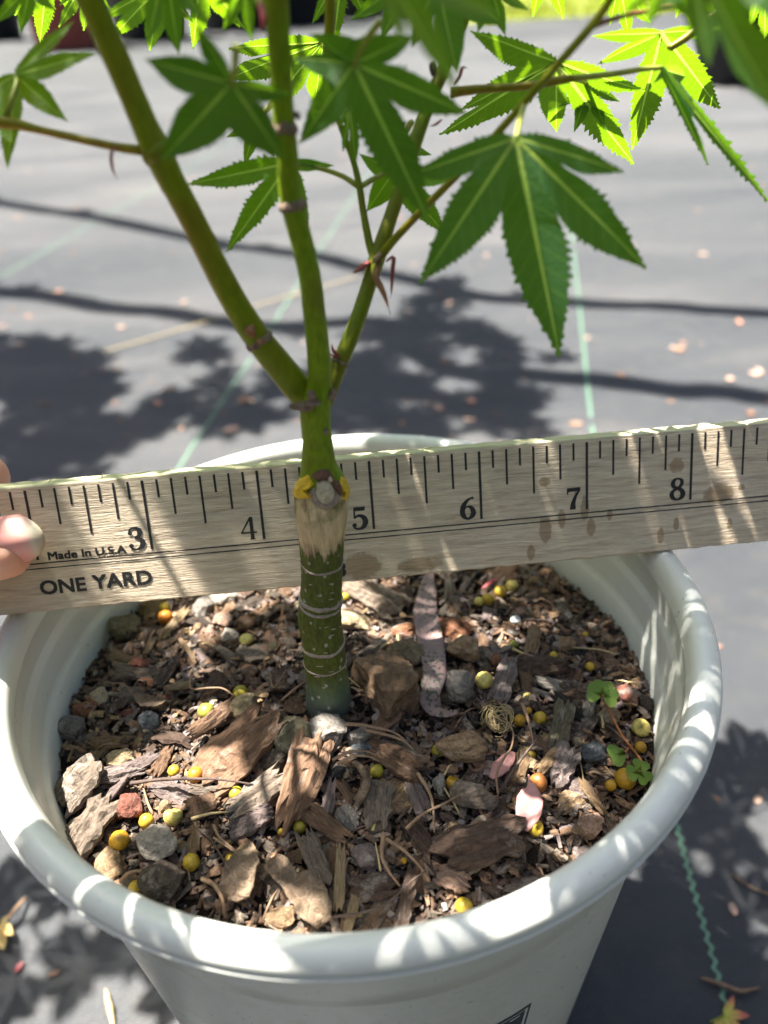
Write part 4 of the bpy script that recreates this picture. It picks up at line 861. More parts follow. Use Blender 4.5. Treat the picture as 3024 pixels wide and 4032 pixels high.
HP = [
 ('s', 487, 2480, 135, 110, 10, 'olive', 'rounded olive grey stone against the pot wall under the yardstick', 1),
 ('s', 805, 2408, 82, 100, 0, 'grey', 'pale grey stone standing on end under the yardstick'), ('s', 885, 2365, 130, 55, 0, 'white', 'flat whitish stone showing below the yardstick edge'),
 ('s', 880, 2451, 75, 65, 20, 'pink', 'blocky pinkish stone beside the pale grey stone'), ('s', 962, 2461, 85, 60, 0, 'brown', 'split brown lump behind the trunk'),
 ('s', 783, 2478, 42, 36, 0, 'tan', 'small smooth tan pebble'), ('s', 827, 2497, 60, 52, 30, 'pink', 'rough pink pebble next to the smooth tan pebble'), ('s', 899, 2512, 72, 66, 60, 'white', 'pale crumbly stone in the sunlit patch'),
 ('s', 554, 2615, 74, 40, -5, 'red', 'small brick red fragment on the dark side of the mix', 1.5), ('s', 395, 2745, 72, 88, 30, 'cream', 'knobbly pale yellow stone near the left pot wall'),
 ('s', 345, 2794, 96, 70, 20, 'rust', 'rust brown stone near the left pot wall'), ('s', 282, 2880, 110, 112, 50, 'grey', 'grey pumice lump touching the left pot wall'),
 ('s', 967, 2784, 112, 86, 5, 'cream', 'cube like cream stone shining in the sun', 2), ('s', 586, 2851, 92, 72, 0, 'blue', 'dark bluish grey pumice piece'), ('s', 509, 2813, 72, 36, 0, 'red', 'flat reddish brick crumb'),
 ('s', 1147, 2905, 160, 130, 15, 'olive', 'flat olive grey stone in front of the trunk', 1), ('s', 1299, 2883, 140, 140, 40, 'grey', 'whitish grey stone leaning on the trunk base', 1), ('s', 1413, 2905, 92, 72, 10, 'white', 'white flecked stone right of the trunk base'),
 ('s', 1418, 2956, 112, 58, -10, 'blue', 'blue grey gritty stone below the white flecked one'), ('s', 1085, 3000, 120, 100, 0, 'dark', 'dark grey stone tucked behind the upright bark slab'), ('s', 1326, 3046, 72, 58, -30, 'black', 'nearly black stone beside the bark slab'),
 ('s', 1364, 3220, 82, 92, 20, 'grey', 'grey stone with a dark underside'), ('s', 471, 2990, 112, 72, 10, 'cream', 'yellowish crumbly stone catching the sun at the left'), ('s', 504, 3190, 112, 96, 0, 'red', 'chunky brick red piece at the left', 1.5),
 ('s', 618, 3332, 132, 138, 60, 'white', 'pale triangular pumice stone', 1.5), ('s', 652, 3478, 172, 150, 35, 'dark', 'large dark stone near the front rim', 1), ('s', 444, 3408, 122, 110, 0, 'tan', 'crumbly tan clod by the front rim'),
 ('s', 1450, 3378, 92, 118, 80, 'lilac', 'stone with a white dusted top in the shade'), ('s', 1108, 3614, 122, 80, 0, 'tan', 'sunlit tan stone against the front rim'), ('s', 1735, 3098, 60, 76, 0, 'white', 'white lumpy pebble above the ridged grey lump'),
 ('s', 1379, 2450, 84, 140, 80, 'cream', 'yellow and white stone right behind the trunk', 1), ('s', 1600, 2486, 116, 56, 8, 'rust', 'orange red stone left of the long fallen leaf'), ('s', 1789, 2480, 128, 82, -10, 'rust', 'orange brown stone right of the long fallen leaf'),
 ('s', 1827, 2563, 108, 128, 70, 'tan', 'freckled tan stone right of the long fallen leaf', 1), ('s', 1798, 2708, 132, 150, 40, 'grey', 'speckled grey stone beside the curled leaf end', .5), ('s', 1813, 2943, 132, 168, 65, 'tan', 'large oblong tan stone', 1.5),
 ('s', 2228, 2539, 72, 50, 0, 'tan', 'small tan stone in the shade of the right wall'), ('s', 2474, 2747, 84, 82, 0, 'red', 'brick red stone behind the clover leaf'), ('s', 2541, 2771, 58, 60, 0, 'dark', 'round grey pebble by the right pot wall'),
 ('s', 2334, 2973, 86, 80, 0, 'blue', 'dark angular stone at the right'), ('s', 2080, 3010, 76, 52, 0, 'cream', 'cream stone beside the crushed pellet'), ('s', 2392, 2825, 100, 60, 10, 'tan', 'sandy stone under the clover stalk'), ('s', 1018, 3236, 80, 60, 0, 'white', 'small white dusted stone in the front sunlit patch'),
 ('s', 1870, 3140, 130, 150, 70, 'gbark', 'ridged grey lump left of the pink leaf', 1),
 ('s', 2250, 3160, 150, 70, 30, 'tan', 'sunlit crumbly tan clod by the right front rim'), ('s', 2320, 3250, 130, 80, 40, 'pink', 'pinkish clod touching the right front rim'), ('s', 330, 3400, 50, 60, 0, 'pink', 'small pink stone by the left front rim'),
 ('c', 537, 2654, 190, 62, -4, 'gbark', 'long flat grey brown bark slab in the shade'), ('c', 668, 2640, 135, 58, 65, 'dbark', 'dark bark strip set upright in the shade'), ('c', 846, 2837, 190, 66, 42, 'bark', 'reddish brown bark strip slanting up to the cream stone', 2.5),
 ('c', 436, 2930, 170, 46, -3, 'tbark', 'straight light brown wood chip'), ('c', 946, 2960, 300, 210, 35, 'bark', 'biggest bark slab crusted with yellow white mould', 1.5), ('c', 1196, 3075, 320, 165, 68, 'bark', 'upright bark slab split down the middle', 2.5),
 ('c', 1560, 2997, 225, 110, -28, 'brown', 'cracked bark plate lying right of the trunk', 1), ('c', 1489, 3172, 150, 132, 80, 'gbark', 'scalloped grey brown bark plate'), ('c', 1294, 3171, 150, 58, 82, 'lilac', 'pointed grey bark shard standing up'),
 ('c', 1277, 3247, 200, 74, -33, 'brown', 'oblong brown bark chip slanting down to the right', 1.5), ('c', 1017, 3140, 235, 105, 30, 'gbark', 'pale sunlit bark chunk below the biggest slab', 1.5), ('c', 990, 3240, 150, 96, 15, 'lilac', 'layered whitish bark chunk in the sun', 1),
 ('c', 314, 3098, 175, 150, 50, 'gbark', 'rough grey bark chunk half in the sun at the left wall', 2), ('c', 368, 3250, 200, 140, 65, 'gbark', 'broad pale bark chunk near the left front rim', 2), ('c', 677, 3126, 165, 70, -18, 'lilac', 'greyish brown flat chip below the dark twig'),
 ('c', 802, 3180, 115, 82, 20, 'brown', 'rounded brown chip beside the pale stick'), ('c', 824, 3120, 155, 46, -8, 'gbark', 'narrow grey chip behind the rounded brown chip'), ('c', 767, 3286, 105, 54, 100, 'tbark', 'square cut brown chip near the front dry leaf'), ('c', 818, 3300, 100, 46, 95, 'brown', 'narrow brown chip next to the square cut one'),
 ('c', 1239, 3380, 205, 84, -58, 'gbark', 'long grey bark splinter slanting towards the front rim', 1.5), ('c', 1339, 3451, 175, 48, 88, 'pale', 'pale wood splinter standing upright', 2.5), ('c', 1467, 3502, 175, 92, 5, 'dbark', 'blackish bark plate near the front rim'),
 ('c', 1385, 3600, 125, 46, 70, 'pale', 'pale straw coloured stick end at the front rim', 1), ('c', 1602, 3549, 195, 64, 68, 'dbark', 'dark bark stick slanting at the front rim', 1), ('c', 1905, 3335, 345, 150, 10, 'dbark', 'big dark bark chunk dusted white at one end', 2),
 ('c', 1787, 3470, 115, 80, -25, 'pink', 'pinkish cone scale near the front rim', 1), ('c', 1470, 2361, 235, 120, -32, 'gbark', 'striated wood chunk behind the trunk'), ('c', 1986, 2684, 165, 86, 58, 'lilac', 'lilac grey bark flake beside the pale pellet', 1.5),
 ('c', 2122, 2633, 195, 92, -6, 'dbark', 'flat dark bark plate at the right'), ('c', 2098, 2530, 120, 62, 65, 'tbark', 'speckled tan bark chip leaning over', 1.5), ('c', 2319, 2785, 140, 48, 62, 'grey', 'silver grey stick beside the clover stalk', 1),
 ('c', 2209, 2867, 160, 84, 62, 'olive', 'mossy olive bark chip', 1.5), ('c', 2209, 3020, 150, 110, 50, 'lilac', 'frilled grey flake at the right', 1), ('c', 2165, 2995, 130, 48, 35, 'tbark', 'light brown chip lying over the frilled flake', 2.5),
 ('c', 2270, 3110, 120, 70, -25, 'lilac', 'pitted reddish grey bark bit', .5), ('c', 687, 2456, 130, 36, 48, 'pale', 'pale stick beside the orange pellet', 2.5), ('c', 700, 2707, 96, 28, 10, 'pale', 'short pale stick in the shade', 1.5), ('c', 740, 2562, 130, 20, -48, 'tbark', 'thin brown stick slanting in the shade', 2),
 ('c', 593, 2543, 72, 28, 75, 'pale', 'little pale splinter below the olive stone', 1.5), ('c', 2170, 2700, 120, 50, -15, 'white', 'white edged bark scrap'), ('c', 2240, 2790, 130, 48, -48, 'black', 'charred black splinter between the clover stalk and torn pellet', 1), ('c', 1290, 2960, 120, 60, 40, 'gbark', 'ragged grey bark scrap below the trunk'),
 ('c', 1600, 2360, 110, 60, 80, 'dbark', 'dark bark strip behind the long fallen leaf'), ('c', 1770, 2340, 130, 50, 80, 'gbark', 'grey bark strip behind the orange brown stone'), ('c', 1950, 3220, 120, 40, 25, 'dbark', 'dark stick below the pink leaf'), ('c', 2330, 3140, 120, 40, -55, 'tbark', 'light brown stick in the sun at the right', 2),
 ('c', 1640, 3130, 150, 70, -70, 'lilac', 'grey brown splintered chip with dark streaks', 1), ('c', 1660, 3320, 170, 80, -55, 'dbark', 'dark slanted chip left of the big bark chunk'), ('c', 560, 3010, 120, 50, 20, 'lilac', 'bluish brown frayed chip', 1), ('c', 470, 3050, 170, 60, 12, 'lilac', 'frayed whitish chip below the yellowish stone', 1), ('c', 640, 3000, 110, 60, 70, 'bark', 'rusty splintered chip in the sun', 1),
 ('p', 651, 2432, 58, 54, 0, 'por', 'glossy orange pellet under the yardstick', 1.5), ('p', 770, 3053, 64, 62, 0, 'por', 'bright orange pellet above the dark twig', 1.5), ('p', 2119, 3084, 72, 84, 0, 'pbr', 'mottled orange brown pellet above the pink leaf', 1.5),
 ('p', 2462, 3070, 84, 84, 0, 'pgold', 'largest golden pellet under the small clover', 1), ('p', 812, 2803, 68, 62, 0, 'pg', 'greenish yellow pellet beside the slanting bark strip', 1), ('p', 1907, 2681, 72, 66, 20, 'pp', 'big pale yellow pellet beside the lilac flake', 1.5),
 ('p', 471, 3313, 80, 78, 0, 'pgold', 'big golden pellet near the left front rim', 1.5), ('p', 1484, 3106, 62, 58, 120, 'pp', 'broken pale yellow pellet above the scalloped bark'), ('p', 1481, 3252, 66, 46, 140, 'pp', 'halved pale pellet with a flat cut face'), ('p', 2522, 2867, 74, 66, 130, 'pp', 'collapsed pale yellow pellet by the right wall', 1),
 ('p', 683, 3215, 76, 74, 140, 'pp', 'crushed pellet with a pinkish shell in the sun', 1), ('p', 2078, 2751, 44, 50, 140, 'pp', 'torn yellow pellet shell at the right'), ('p', 2078, 2975, 66, 60, 130, 'py', 'crushed yellow pellet beside the cream stone'), ('p', 1787, 3083, 62, 50, 150, 'pgold', 'hollow brownish pellet hull'), ('p', 2110, 3262, 66, 66, 150, 'py', 'split yellow seed hull at the right front', 1), ('p', 1085, 3405, 50, 60, 140, 'por', 'torn orange shell in the front sunlit patch', 1),
 ('p', 969, 2519, 58, 34, 0, 'pp', 'oblong pale yellow pellet in the sunlit patch', 1.5), ('p', 1180, 3258, 54, 54, 0, 'po', 'olive pellet carrying a pink speck', 0), ('p', 2025, 2539, 34, 34, 0, 'pg', 'small dull green pellet near the tan chip'), ('p', 2013, 2602, 28, 28, 0, 'por', 'tiny orange pellet above the lilac flake'),
]
for (u, v, d, cl) in ((648, 2396, 45, 'py'), (947, 2729, 60, 'po'), (1484, 3038, 55, 'po'), (930, 3127, 58, 'po'), (685, 3037, 48, 'py'), (577, 3235, 60, 'py'), (753, 3397, 68, 'py'), (908, 3389, 50, 'py'), (536, 3498, 60, 'py'), (281, 3286, 42, 'po'), (1827, 3573, 70, 'py'),
    (1885, 2370, 38, 'pp'), (1921, 2363, 52, 'py'), (1970, 2332, 50, 'py'), (2015, 2308, 48, 'pp'), (2047, 2838, 48, 'pgold'), (2126, 2829, 52, 'py'), (1360, 2354, 40, 'po'), (2180, 2583, 34, 'py'), (2322, 2626, 36, 'py'), (2522, 2944, 46, 'pgold'), (2404, 3094, 46, 'pgold'), (1724, 2957, 52, 'po'), (515, 2625, 34, 'po'), (2080, 2800, 30, 'pgold'), (1590, 3390, 26, 'pgold'), (1104, 3275, 26, 'py'), (2305, 2500, 24, 'py')):
    HP.append(('p', u, v, d, d, 0, cl, PLS[cl], .8))
for h in HP: hero_piece(*h)

# crumbly root clod right of the trunk
q, s = spx(1540, 2720); V, F = stone_mesh(77, 4, 12, .2)
me = mk('root_clod', V * .001, F, M['stone'], False); drop('root_clod', me, q + np.array([0, 0, 2.5]), 9.4, 11.0, 6.5, .4, (0, .25), (.20, .135, .085), 'crumbly brown root clod close to the right side of the trunk', 'clod'); OCC.append((q[0], q[1], 9.5))
V, F = stone_mesh(79, 3, 8, .35); q, s = spx(1600, 2600); drop('root_clod', mk('root_clod', V * .001, F, M['stone'], False), q + np.array([0, 0, 3.]), 5, 5, 4, .2, (0, 0), (.23, .18, .115), 'small fibrous clod on top of the big root clod', 'clod')
# ribbons: long gum leaf, dry leaves, pink leaf bits
def ribbon(name, pl, mat, label, cat, lift=1.5, n=30, m=4, cup=.15, jag=0., group=None, wave=.0, pics=True):
    """(u, v, half-width px) along the middle"""
    A = []
    for (u, v, wpx, up) in pl:
        q, s = spx(u, v, up); A.append([*q, wpx * s])
    c_ = spline(A, n); T = np.gradient(c_[:, :3], axis=0); V, F = [], []
    for i in range(n):
        t = nrm(T[i]); sd = nrm(np.cross(t, [0, 0, 1.])); nn = np.cross(sd, t); wl = max(c_[i, 3], .05)
        for j in range(m + 1):
            f = 2 * j / m - 1; jj = 1 + jag * noise.noise(Vector((i * .9, f * 3, len(pl))))
            V.append(c_[i, :3] + sd * f * wl * jj + nn * (lift + cup * wl * f * f + wave * noise.noise(Vector((i * .35, f * 1.3, 7)))))
    for i in range(n - 1):
        for j in range(m): F.append((i * (m + 1) + j, i * (m + 1) + j + 1, (i + 1) * (m + 1) + j + 1, (i + 1) * (m + 1) + j))
    o = add(name, V, F, M[mat], None, True); md = o.modifiers.new('thickness', 'SOLIDIFY'); md.thickness = .00025
    return tag(o, label, cat, group)
ribbon('gum_leaf', [(1690, 2262, 14, 1), (1684, 2330, 32, 1), (1676, 2420, 46, 1.2), (1690, 2510, 50, 1.6), (1706, 2600, 48, 2.2), (1710, 2680, 44, 2.5), (1690, 2750, 42, 1.4), (1712, 2808, 32, .6), (1760, 2826, 16, 1), (1815, 2812, 9, 2)], 'gum', 'long pinkish gum leaf with black specks lying behind the root clod', 'leaf', 1.2, 44, 6, .12, .1, None, .3)
ribbon('pink_leaf', [(2078, 3060, 3, 3), (2082, 3095, 6, 3), (2092, 3118, 26, 3), (2086, 3150, 46, 2.5), (2080, 3205, 50, 2), (2066, 3250, 34, 1.4), (2058, 3272, 22, 1)], 'pinkleaf', 'pink leaf scrap with a yellow stalk in the sun', 'leaf', 1.5, 16, 6, .1, .2)
ribbon('pink_leaf', [(1935, 3075, 8, 1.5), (1965, 3040, 30, 1.5), (2000, 3000, 26, 1.5), (2020, 2975, 6, 1.5)], 'pinkleaf', 'smaller pink leaf scrap lying under a dark twig', 'leaf', 1.2, 14, 4, .1, .2)
ribbon('pink_leaf', [(1900, 2325, 3, 1), (1930, 2303, 9, 1.3), (1962, 2290, 3, 1)], 'bud', 'crimson petal beside the row of pellets', 'petal', 1., 10, 3, .1, .1)
ribbon('dry_leaf', [(985, 3350, 10, 2), (975, 3400, 50, 3), (955, 3450, 66, 3), (940, 3520, 60, 1.5), (925, 3560, 20, 1)], 'dryleaf', 'veined brown dry leaf standing near the front rim', 'leaf', 2., 20, 6, .25, .2, None, .8)
ribbon('dry_leaf', [(1060, 3440, 30, 1.5), (1100, 3440, 45, 2.5), (1150, 3490, 40, 2.5), (1200, 3530, 70, 2.5), (1240, 3590, 60, 2), (1270, 3640, 30, 1)], 'dryleaf', 'thin grey dry leaf curling at the front rim', 'leaf', 2., 26, 6, .3, .3, None, 1.2)
ribbon('dry_leaf', [(535, 2748, 6, 1.5), (570, 2775, 24, 1.5), (620, 2782, 24, 1.5), (655, 2768, 6, 1.5)], 'dryleaf', 'curled yellowish dry leaf in the shade', 'leaf', 1.2, 16, 4, .6, .3, None, .5)
ribbon('bone_twig', [(1395, 3012, 12, 2), (1425, 3040, 16, 2.5), (1445, 3085, 18, 2.5), (1430, 3130, 22, 2), (1408, 3165, 18, 1.5)], 'dryleaf', 'pale curved bone like twig piece', 'twig', 1.8, 18, 5, -.7, .1)

def soil_tube(name, pl, r, mat, label, cat, n=24, group=None, taper=.4, seg=7, squash=None):
    pts_ = [spx(u, v, up)[0] + np.array([0, 0, 1.]) for u, v, up in pl]
    V, F = tube(spline(pts_, n), np.linspace(r, r * taper, n), seg, True, .25, pl[0][0], squash)
    return tag(add(name, V, F, M[mat], None, True), label, cat, group)
soil_tube('twig', [(500, 3098, 1.5), (640, 3080, 3.5), (770, 3078, 4.5), (880, 3082, 4), (1000, 3100, 2.5)], 0.46, 'twig', 'long dark twig lying across the left half of the mix', 'twig')
soil_tube('twig', [(1975, 3120, 1), (2030, 3030, 4), (2110, 2925, 4), (2130, 2890, 2)], 0.43, 'twig', 'thin brown twig crossing the small pink leaf', 'twig')
soil_tube('twig', [(2055, 2780, 3.5), (2080, 2850, 3.5), (2098, 2935, 2)], 0.53, 'needle', 'brown grass stalk leaning beside the fibre clump', 'twig', squash=.5)
soil_tube('twig', [(1960, 3140, 2), (1955, 3060, 4), (1990, 2985, 5), (2010, 2960, 5), (2020, 2900, 4), (1995, 2850, 3), (1968, 2838, 2)], 0.28, 'needle', 'looping wiry stalk right of the oblong stone', 'twig', 40, None, .6)
soil_tube('twig', [(800, 3470, 2), (850, 3500, 4), (880, 3560, 3.5), (885, 3612, 1.5)], 0.53, 'needle', 'arched brown stalk at the front left', 'twig')
soil_tube('twig', [(480, 3480, 1), (510, 3450, 2.5), (555, 3440, 3), (600, 3455, 2)], 0.50, 'needle', 'short arched stalk beside the dark front stone', 'twig')
soil_tube('twig', [(1510, 3290, 3), (1505, 3380, 4), (1530, 3440, 3.5), (1575, 3500, 2)], 0.46, 'needle', 'reddish bent stalk standing in the front shade', 'twig')
soil_tube('twig', [(1520, 3315, 3), (1590, 3360, 4), (1650, 3420, 3), (1690, 3480, 2)], 0.43, 'needle', 'thin grey stalk sloping beside the reddish bent stalk', 'twig')
soil_tube('twig', [(1645, 3055, 3), (1690, 3130, 4), (1705, 3190, 4), (1710, 3290, 2)], 0.46, 'needle', 'forked dry stalk left of the ridged lump', 'twig', squash=.6)
soil_tube('twig', [(1600, 3275, 2), (1660, 3220, 4), (1750, 3175, 4), (1830, 3130, 2)], 0.40, 'needle', 'dry fibre crossing the forked stalk', 'twig')
soil_tube('twig', [(1360, 2862, 2.5), (1450, 2870, 3.5), (1560, 2900, 3), (1640, 2975, 2)], 0.56, 'needle', 'reddish brown needle arching right of the trunk base', 'twig', squash=.5)
soil_tube('twig', [(1440, 2885, 3), (1540, 2910, 3.5), (1600, 2935, 3), (1638, 2978, 2)], 0.50, 'needle', 'pale needle just below the reddish brown needle', 'twig', squash=.5)
soil_tube('twig', [(1310, 3005, 3), (1370, 2975, 3.5), (1440, 2970, 3), (1480, 2985, 2)], 0.46, 'needle', 'upper of two tan needles in front of the blue grey stone', 'twig', squash=.5)
soil_tube('twig', [(1330, 3020, 3), (1390, 2990, 3.5), (1450, 2990, 3), (1495, 3010, 2)], 0.46, 'needle', 'lower of two tan needles in front of the blue grey stone', 'twig', squash=.5)
soil_tube('twig', [(1300, 3620, 1), (1400, 3610, 2), (1520, 3570, 2.5), (1620, 3480, 3), (1680, 3440, 3)], 0.31, 'twig', 'long thin stem sweeping along the front rim', 'twig')
soil_tube('twig', [(758, 2660, 3), (755, 2720, 3), (820, 2720, 3), (880, 2722, 3), (930, 2755, 2)], 0.37, 'needle', 'angled thin stalk pointing at the olive pellet', 'twig')
soil_tube('twig', [(430, 2700, 2), (490, 2705, 3), (525, 2740, 2)], 0.22, 'needle', 'hair thin curved stalk at the left', 'twig')
soil_tube('twig', [(1110, 2770, 2), (1150, 2735, 3.5), (1195, 2700, 4), (1225, 2690, 3)], 0.37, 'needle', 'bent stalk touching the left side of the trunk', 'twig')
soil_tube('twig', [(1065, 2660, 2), (1080, 2720, 3), (1130, 2650, 3), (1190, 2615, 2.5)], 0.19, 'needle', 'fine root thread left of the trunk', 'twig')
soil_tube('twig', [(845, 3310, 2), (900, 3345, 3), (960, 3385, 3.5), (1010, 3385, 3)], 0.34, 'needle', 'pale forked stalk behind the veined dry leaf', 'twig')
soil_tube('twig', [(845, 3260, 2), (870, 3310, 3), (950, 3375, 3.5)], 0.37, 'needle', 'red brown stalk meeting the pale forked stalk', 'twig')
soil_tube('twig', [(760, 3235, 2), (830, 3215, 3.5), (900, 3208, 3)], 0.40, 'straw', 'pale stick lying over the rounded brown chip', 'twig')
# fibre clump
def fibre():
    q0, s = spx(1962, 2829, 2); parts = []; rr = random.Random(4)
    for k in range(46):
        a = rr.uniform(0, 6.28); b = rr.uniform(-.3, 1.2); r = rr.uniform(2.0, 4.6); ax = nrm([rr.gauss(0, 1), rr.gauss(0, 1), rr.gauss(0, 1)]); t0 = nrm(np.cross(ax, [0.3, .5, .8])); t1 = np.cross(ax, t0)
        pts_ = [q0 + (t0 * math.cos(x) + t1 * math.sin(x)) * r * np.array([1, 1.1, .7]) for x in np.linspace(a, a + rr.uniform(1.5, 4), 9)]
        parts.append(tube(pts_, .09, 4))
    V, F = merge(parts); return tag(add('root_fibre_clump', V, F, M['straw'], None, True), 'tangled ball of dry root fibres right of the grey stone', 'root fibres')
fibre()
# white fertiliser shell
V, F = pellet_mesh(5, 1.3); q, s = spx(2030, 2440, 1); drop('shell_fragment', mk('shell_fragment', V * .001, F, M['label_light'], True), q, 1.6, 1.2, .9, .4, (.3, .3), (1, 1, 1), 'white curled shell fragment near the right back', 'shell')

# clover seedlings
def heart(c0, d, n, L):
    s = np.cross(n, d); V, F = [c0], []
    for side in (-1, 1):
        b = len(V)
        for i in range(10):
            t = i / 9; a = L * (.05 + .98 * math.sin(t * math.pi * .62)) if t < .8 else L * (.97 - .16 * (t - .8) / .2); wd = L * .62 * math.sin(math.pi * min(t * .98, 1)) ** .8 * (1 if t < .8 else 1 - (t - .8) * .6)
            x = L * (1 - (1 - t) ** 1.3) * (1 if t < .82 else 1 - (t - .82) * .7); V.append(c0 + d * x + s * side * wd + n * .10 * wd)
        mid = len(V); V.append(c0 + d * L * .82)
        for i in range(b, mid - 1): F.append((mid, i, i + 1) if side > 0 else (mid, i + 1, i))
        F.append((mid, 0, b) if side > 0 else (mid, b, 0))
    return V, F
def clover(label, ctr, size, dirs, stalk, kind=3):
    q0 = P(*ctr); base = spx(*stalk[-1][:2])[0]; t = thing('clover_seedling', label, 'clover', base)
    q = spline([q0] + [spx(a, b, up)[0] for a, b, up in stalk], 20); V, F = tube(q, .28, 7); add('stalk', V, F, M['redpet'], t)
    n = nrm(np.array([0, -.35, 1.])); 
    for a in dirs:
        a = math.radians(a); X = np.array([1., 0, 0]); Y = nrm(np.cross(n, X)); d = X * math.cos(a) + Y * math.sin(a)
        V, F = heart(q0, d, n, size); add('leaflet', V, F, M['clover'], t, True)
def dsoil(u, v, up): q, s = spx(u, v, up); return (u, v, proj(q)[2])
clover('three leaved clover seedling on a long red stalk near the right wall', dsoil(2372, 2735, 8), 3.9, (75, 165, -25), [(2390, 2780, 6), (2430, 2860, 3.5), (2455, 2905, 2), (2500, 2960, 1.5), (2546, 3025, .5)])
clover('small three leaved clover sprouting over the golden pellet', dsoil(2517, 3040, 5), 3.0, (65, 185, -55), [(2525, 3000, 4), (2490, 2950, 2), (2465, 2930, .5)])
clover('single pale green seed leaf beside the clover stalk', dsoil(2462, 2962, 3), 4.2, (195,), [(2470, 2952, 2), (2475, 2945, .5)])

# scattered rest of the mix
CH_ME = [mk('bark_chip', chip_mesh(900 + k, 7, 3, .2)[0] * .001, chip_mesh(900 + k, 7, 3, .2)[1], M['chip'], False) for k in range(22)]
ST_ME = [mk('stone', stone_mesh(500 + k, 2, 9, .2)[0] * .001, stone_mesh(500 + k)[1], M['stone'], False) for k in range(14)]
rs = random.Random(21)
def spot(rmax=68):
    while True:
        x, y = rs.uniform(-70, 70), rs.uniform(-70, 70)
        if math.hypot(x, y) < rmax: return PC[0] + Q * x, PC[1] + y
def clear(x, y, r):
    if math.hypot(x - TB[0], y - TB[1]) < 6 + r * .5: return False
    return all(math.hypot(x - a, y - b) > (c_ + r) * .62 for a, b, c_ in OCC)
CN = dict(brown='brown', bark='reddish brown', dbark='dark brown', gbark='greyish', tbark='light tan', lilac='lilac grey', dark='blackish', grey='grey', tan='tan', pink='pinkish', rust='rusty', olive='olive', white='whitish')
cc_ = ['brown', 'brown', 'bark', 'dbark', 'dbark', 'gbark', 'gbark', 'tbark', 'lilac', 'brown', 'dark']
n = 0; tries = 0
while n < 236 and tries < 30000:
    tries += 1; big = n < 150; x, y = spot(66 if big else 69); L = rs.uniform(5.5, 12.5) if big else rs.uniform(3, 6.5); b = L * rs.uniform(.28, .6)
    if tries < 20000 and not clear(x, y, b * (.5 if big else .2)): continue
    z = soilz(x, y); OCC.append((x, y, b * .5)) if big else None; ck = rs.choice(cc_)
    drop('bark_chip', rs.choice(CH_ME), (x, y, z + rs.uniform(.2, 1.6)), L, b, min(b * .45, 2.4), rs.uniform(0, 6.28), (rs.gauss(0, .28), rs.gauss(0, .28)), ck, f'{"broad" if b > 4 else "slim" if b < 1.6 else "small"} {CN[ck]} bark chip lying loose in the potting mix', 'bark chip', f'loose {CN[ck]} bark chips in the potting mix'); n += 1
n = 0; tries = 0
while n < 190 and tries < 20000:
    tries += 1; x, y = spot(69); r = rs.uniform(.8, 2.3) if n < 140 else rs.uniform(.5, 1.0)
    if tries < 12000 and not clear(x, y, r * .4): continue
    ck = rs.choice(['grey', 'tan', 'pink', 'rust', 'dark', 'olive', 'lilac', 'brown', 'white', 'gbark'])
    drop('stone', rs.choice(ST_ME), (x, y, soilz(x, y) + r * .45), r * rs.uniform(.9, 1.3), r * rs.uniform(.8, 1.1), r * .75, rs.uniform(0, 6.28), (rs.gauss(0, .3), rs.gauss(0, .3)), ck, f'{"little" if r > 1 else "tiny"} {CN[ck]} pebble lying between the bark chips', 'pebble', f'loose {CN[ck]} pebbles in the potting mix'); n += 1
for k in range(70):
    x, y = spot(67); a = rs.uniform(0, 6.28); L = rs.uniform(4, 13); z = soilz(x, y) + rs.uniform(.8, 2.4); pts_ = []
    for t in np.linspace(-.5, .5, 5): pts_.append((x + math.cos(a) * L * t, y + math.sin(a) * L * t + rs.uniform(-.5, .5), z + 1.0 * (1 - 4 * t * t) + rs.uniform(-.2, .2)))
    if any(math.hypot(p_[0] - TB[0], p_[1] - TB[1]) < 6 or math.hypot((p_[0] - PC[0]) / Q, p_[1] - PC[1]) > 69.5 for p_ in pts_): continue
    V, F = tube(spline(pts_, 9), np.linspace(rs.uniform(.2, .42), .14, 9), 5)
    nk = rs.choice(['needle', 'needle', 'twig', 'straw']); nn_ = {'needle': 'brown', 'twig': 'dark', 'straw': 'straw coloured'}[nk]
    tag(add('needle', V, F, M[nk], None, True), f'thin {nn_} dry needle lying across the bark bits', 'needle', f'{nn_} dry needles on the potting mix')
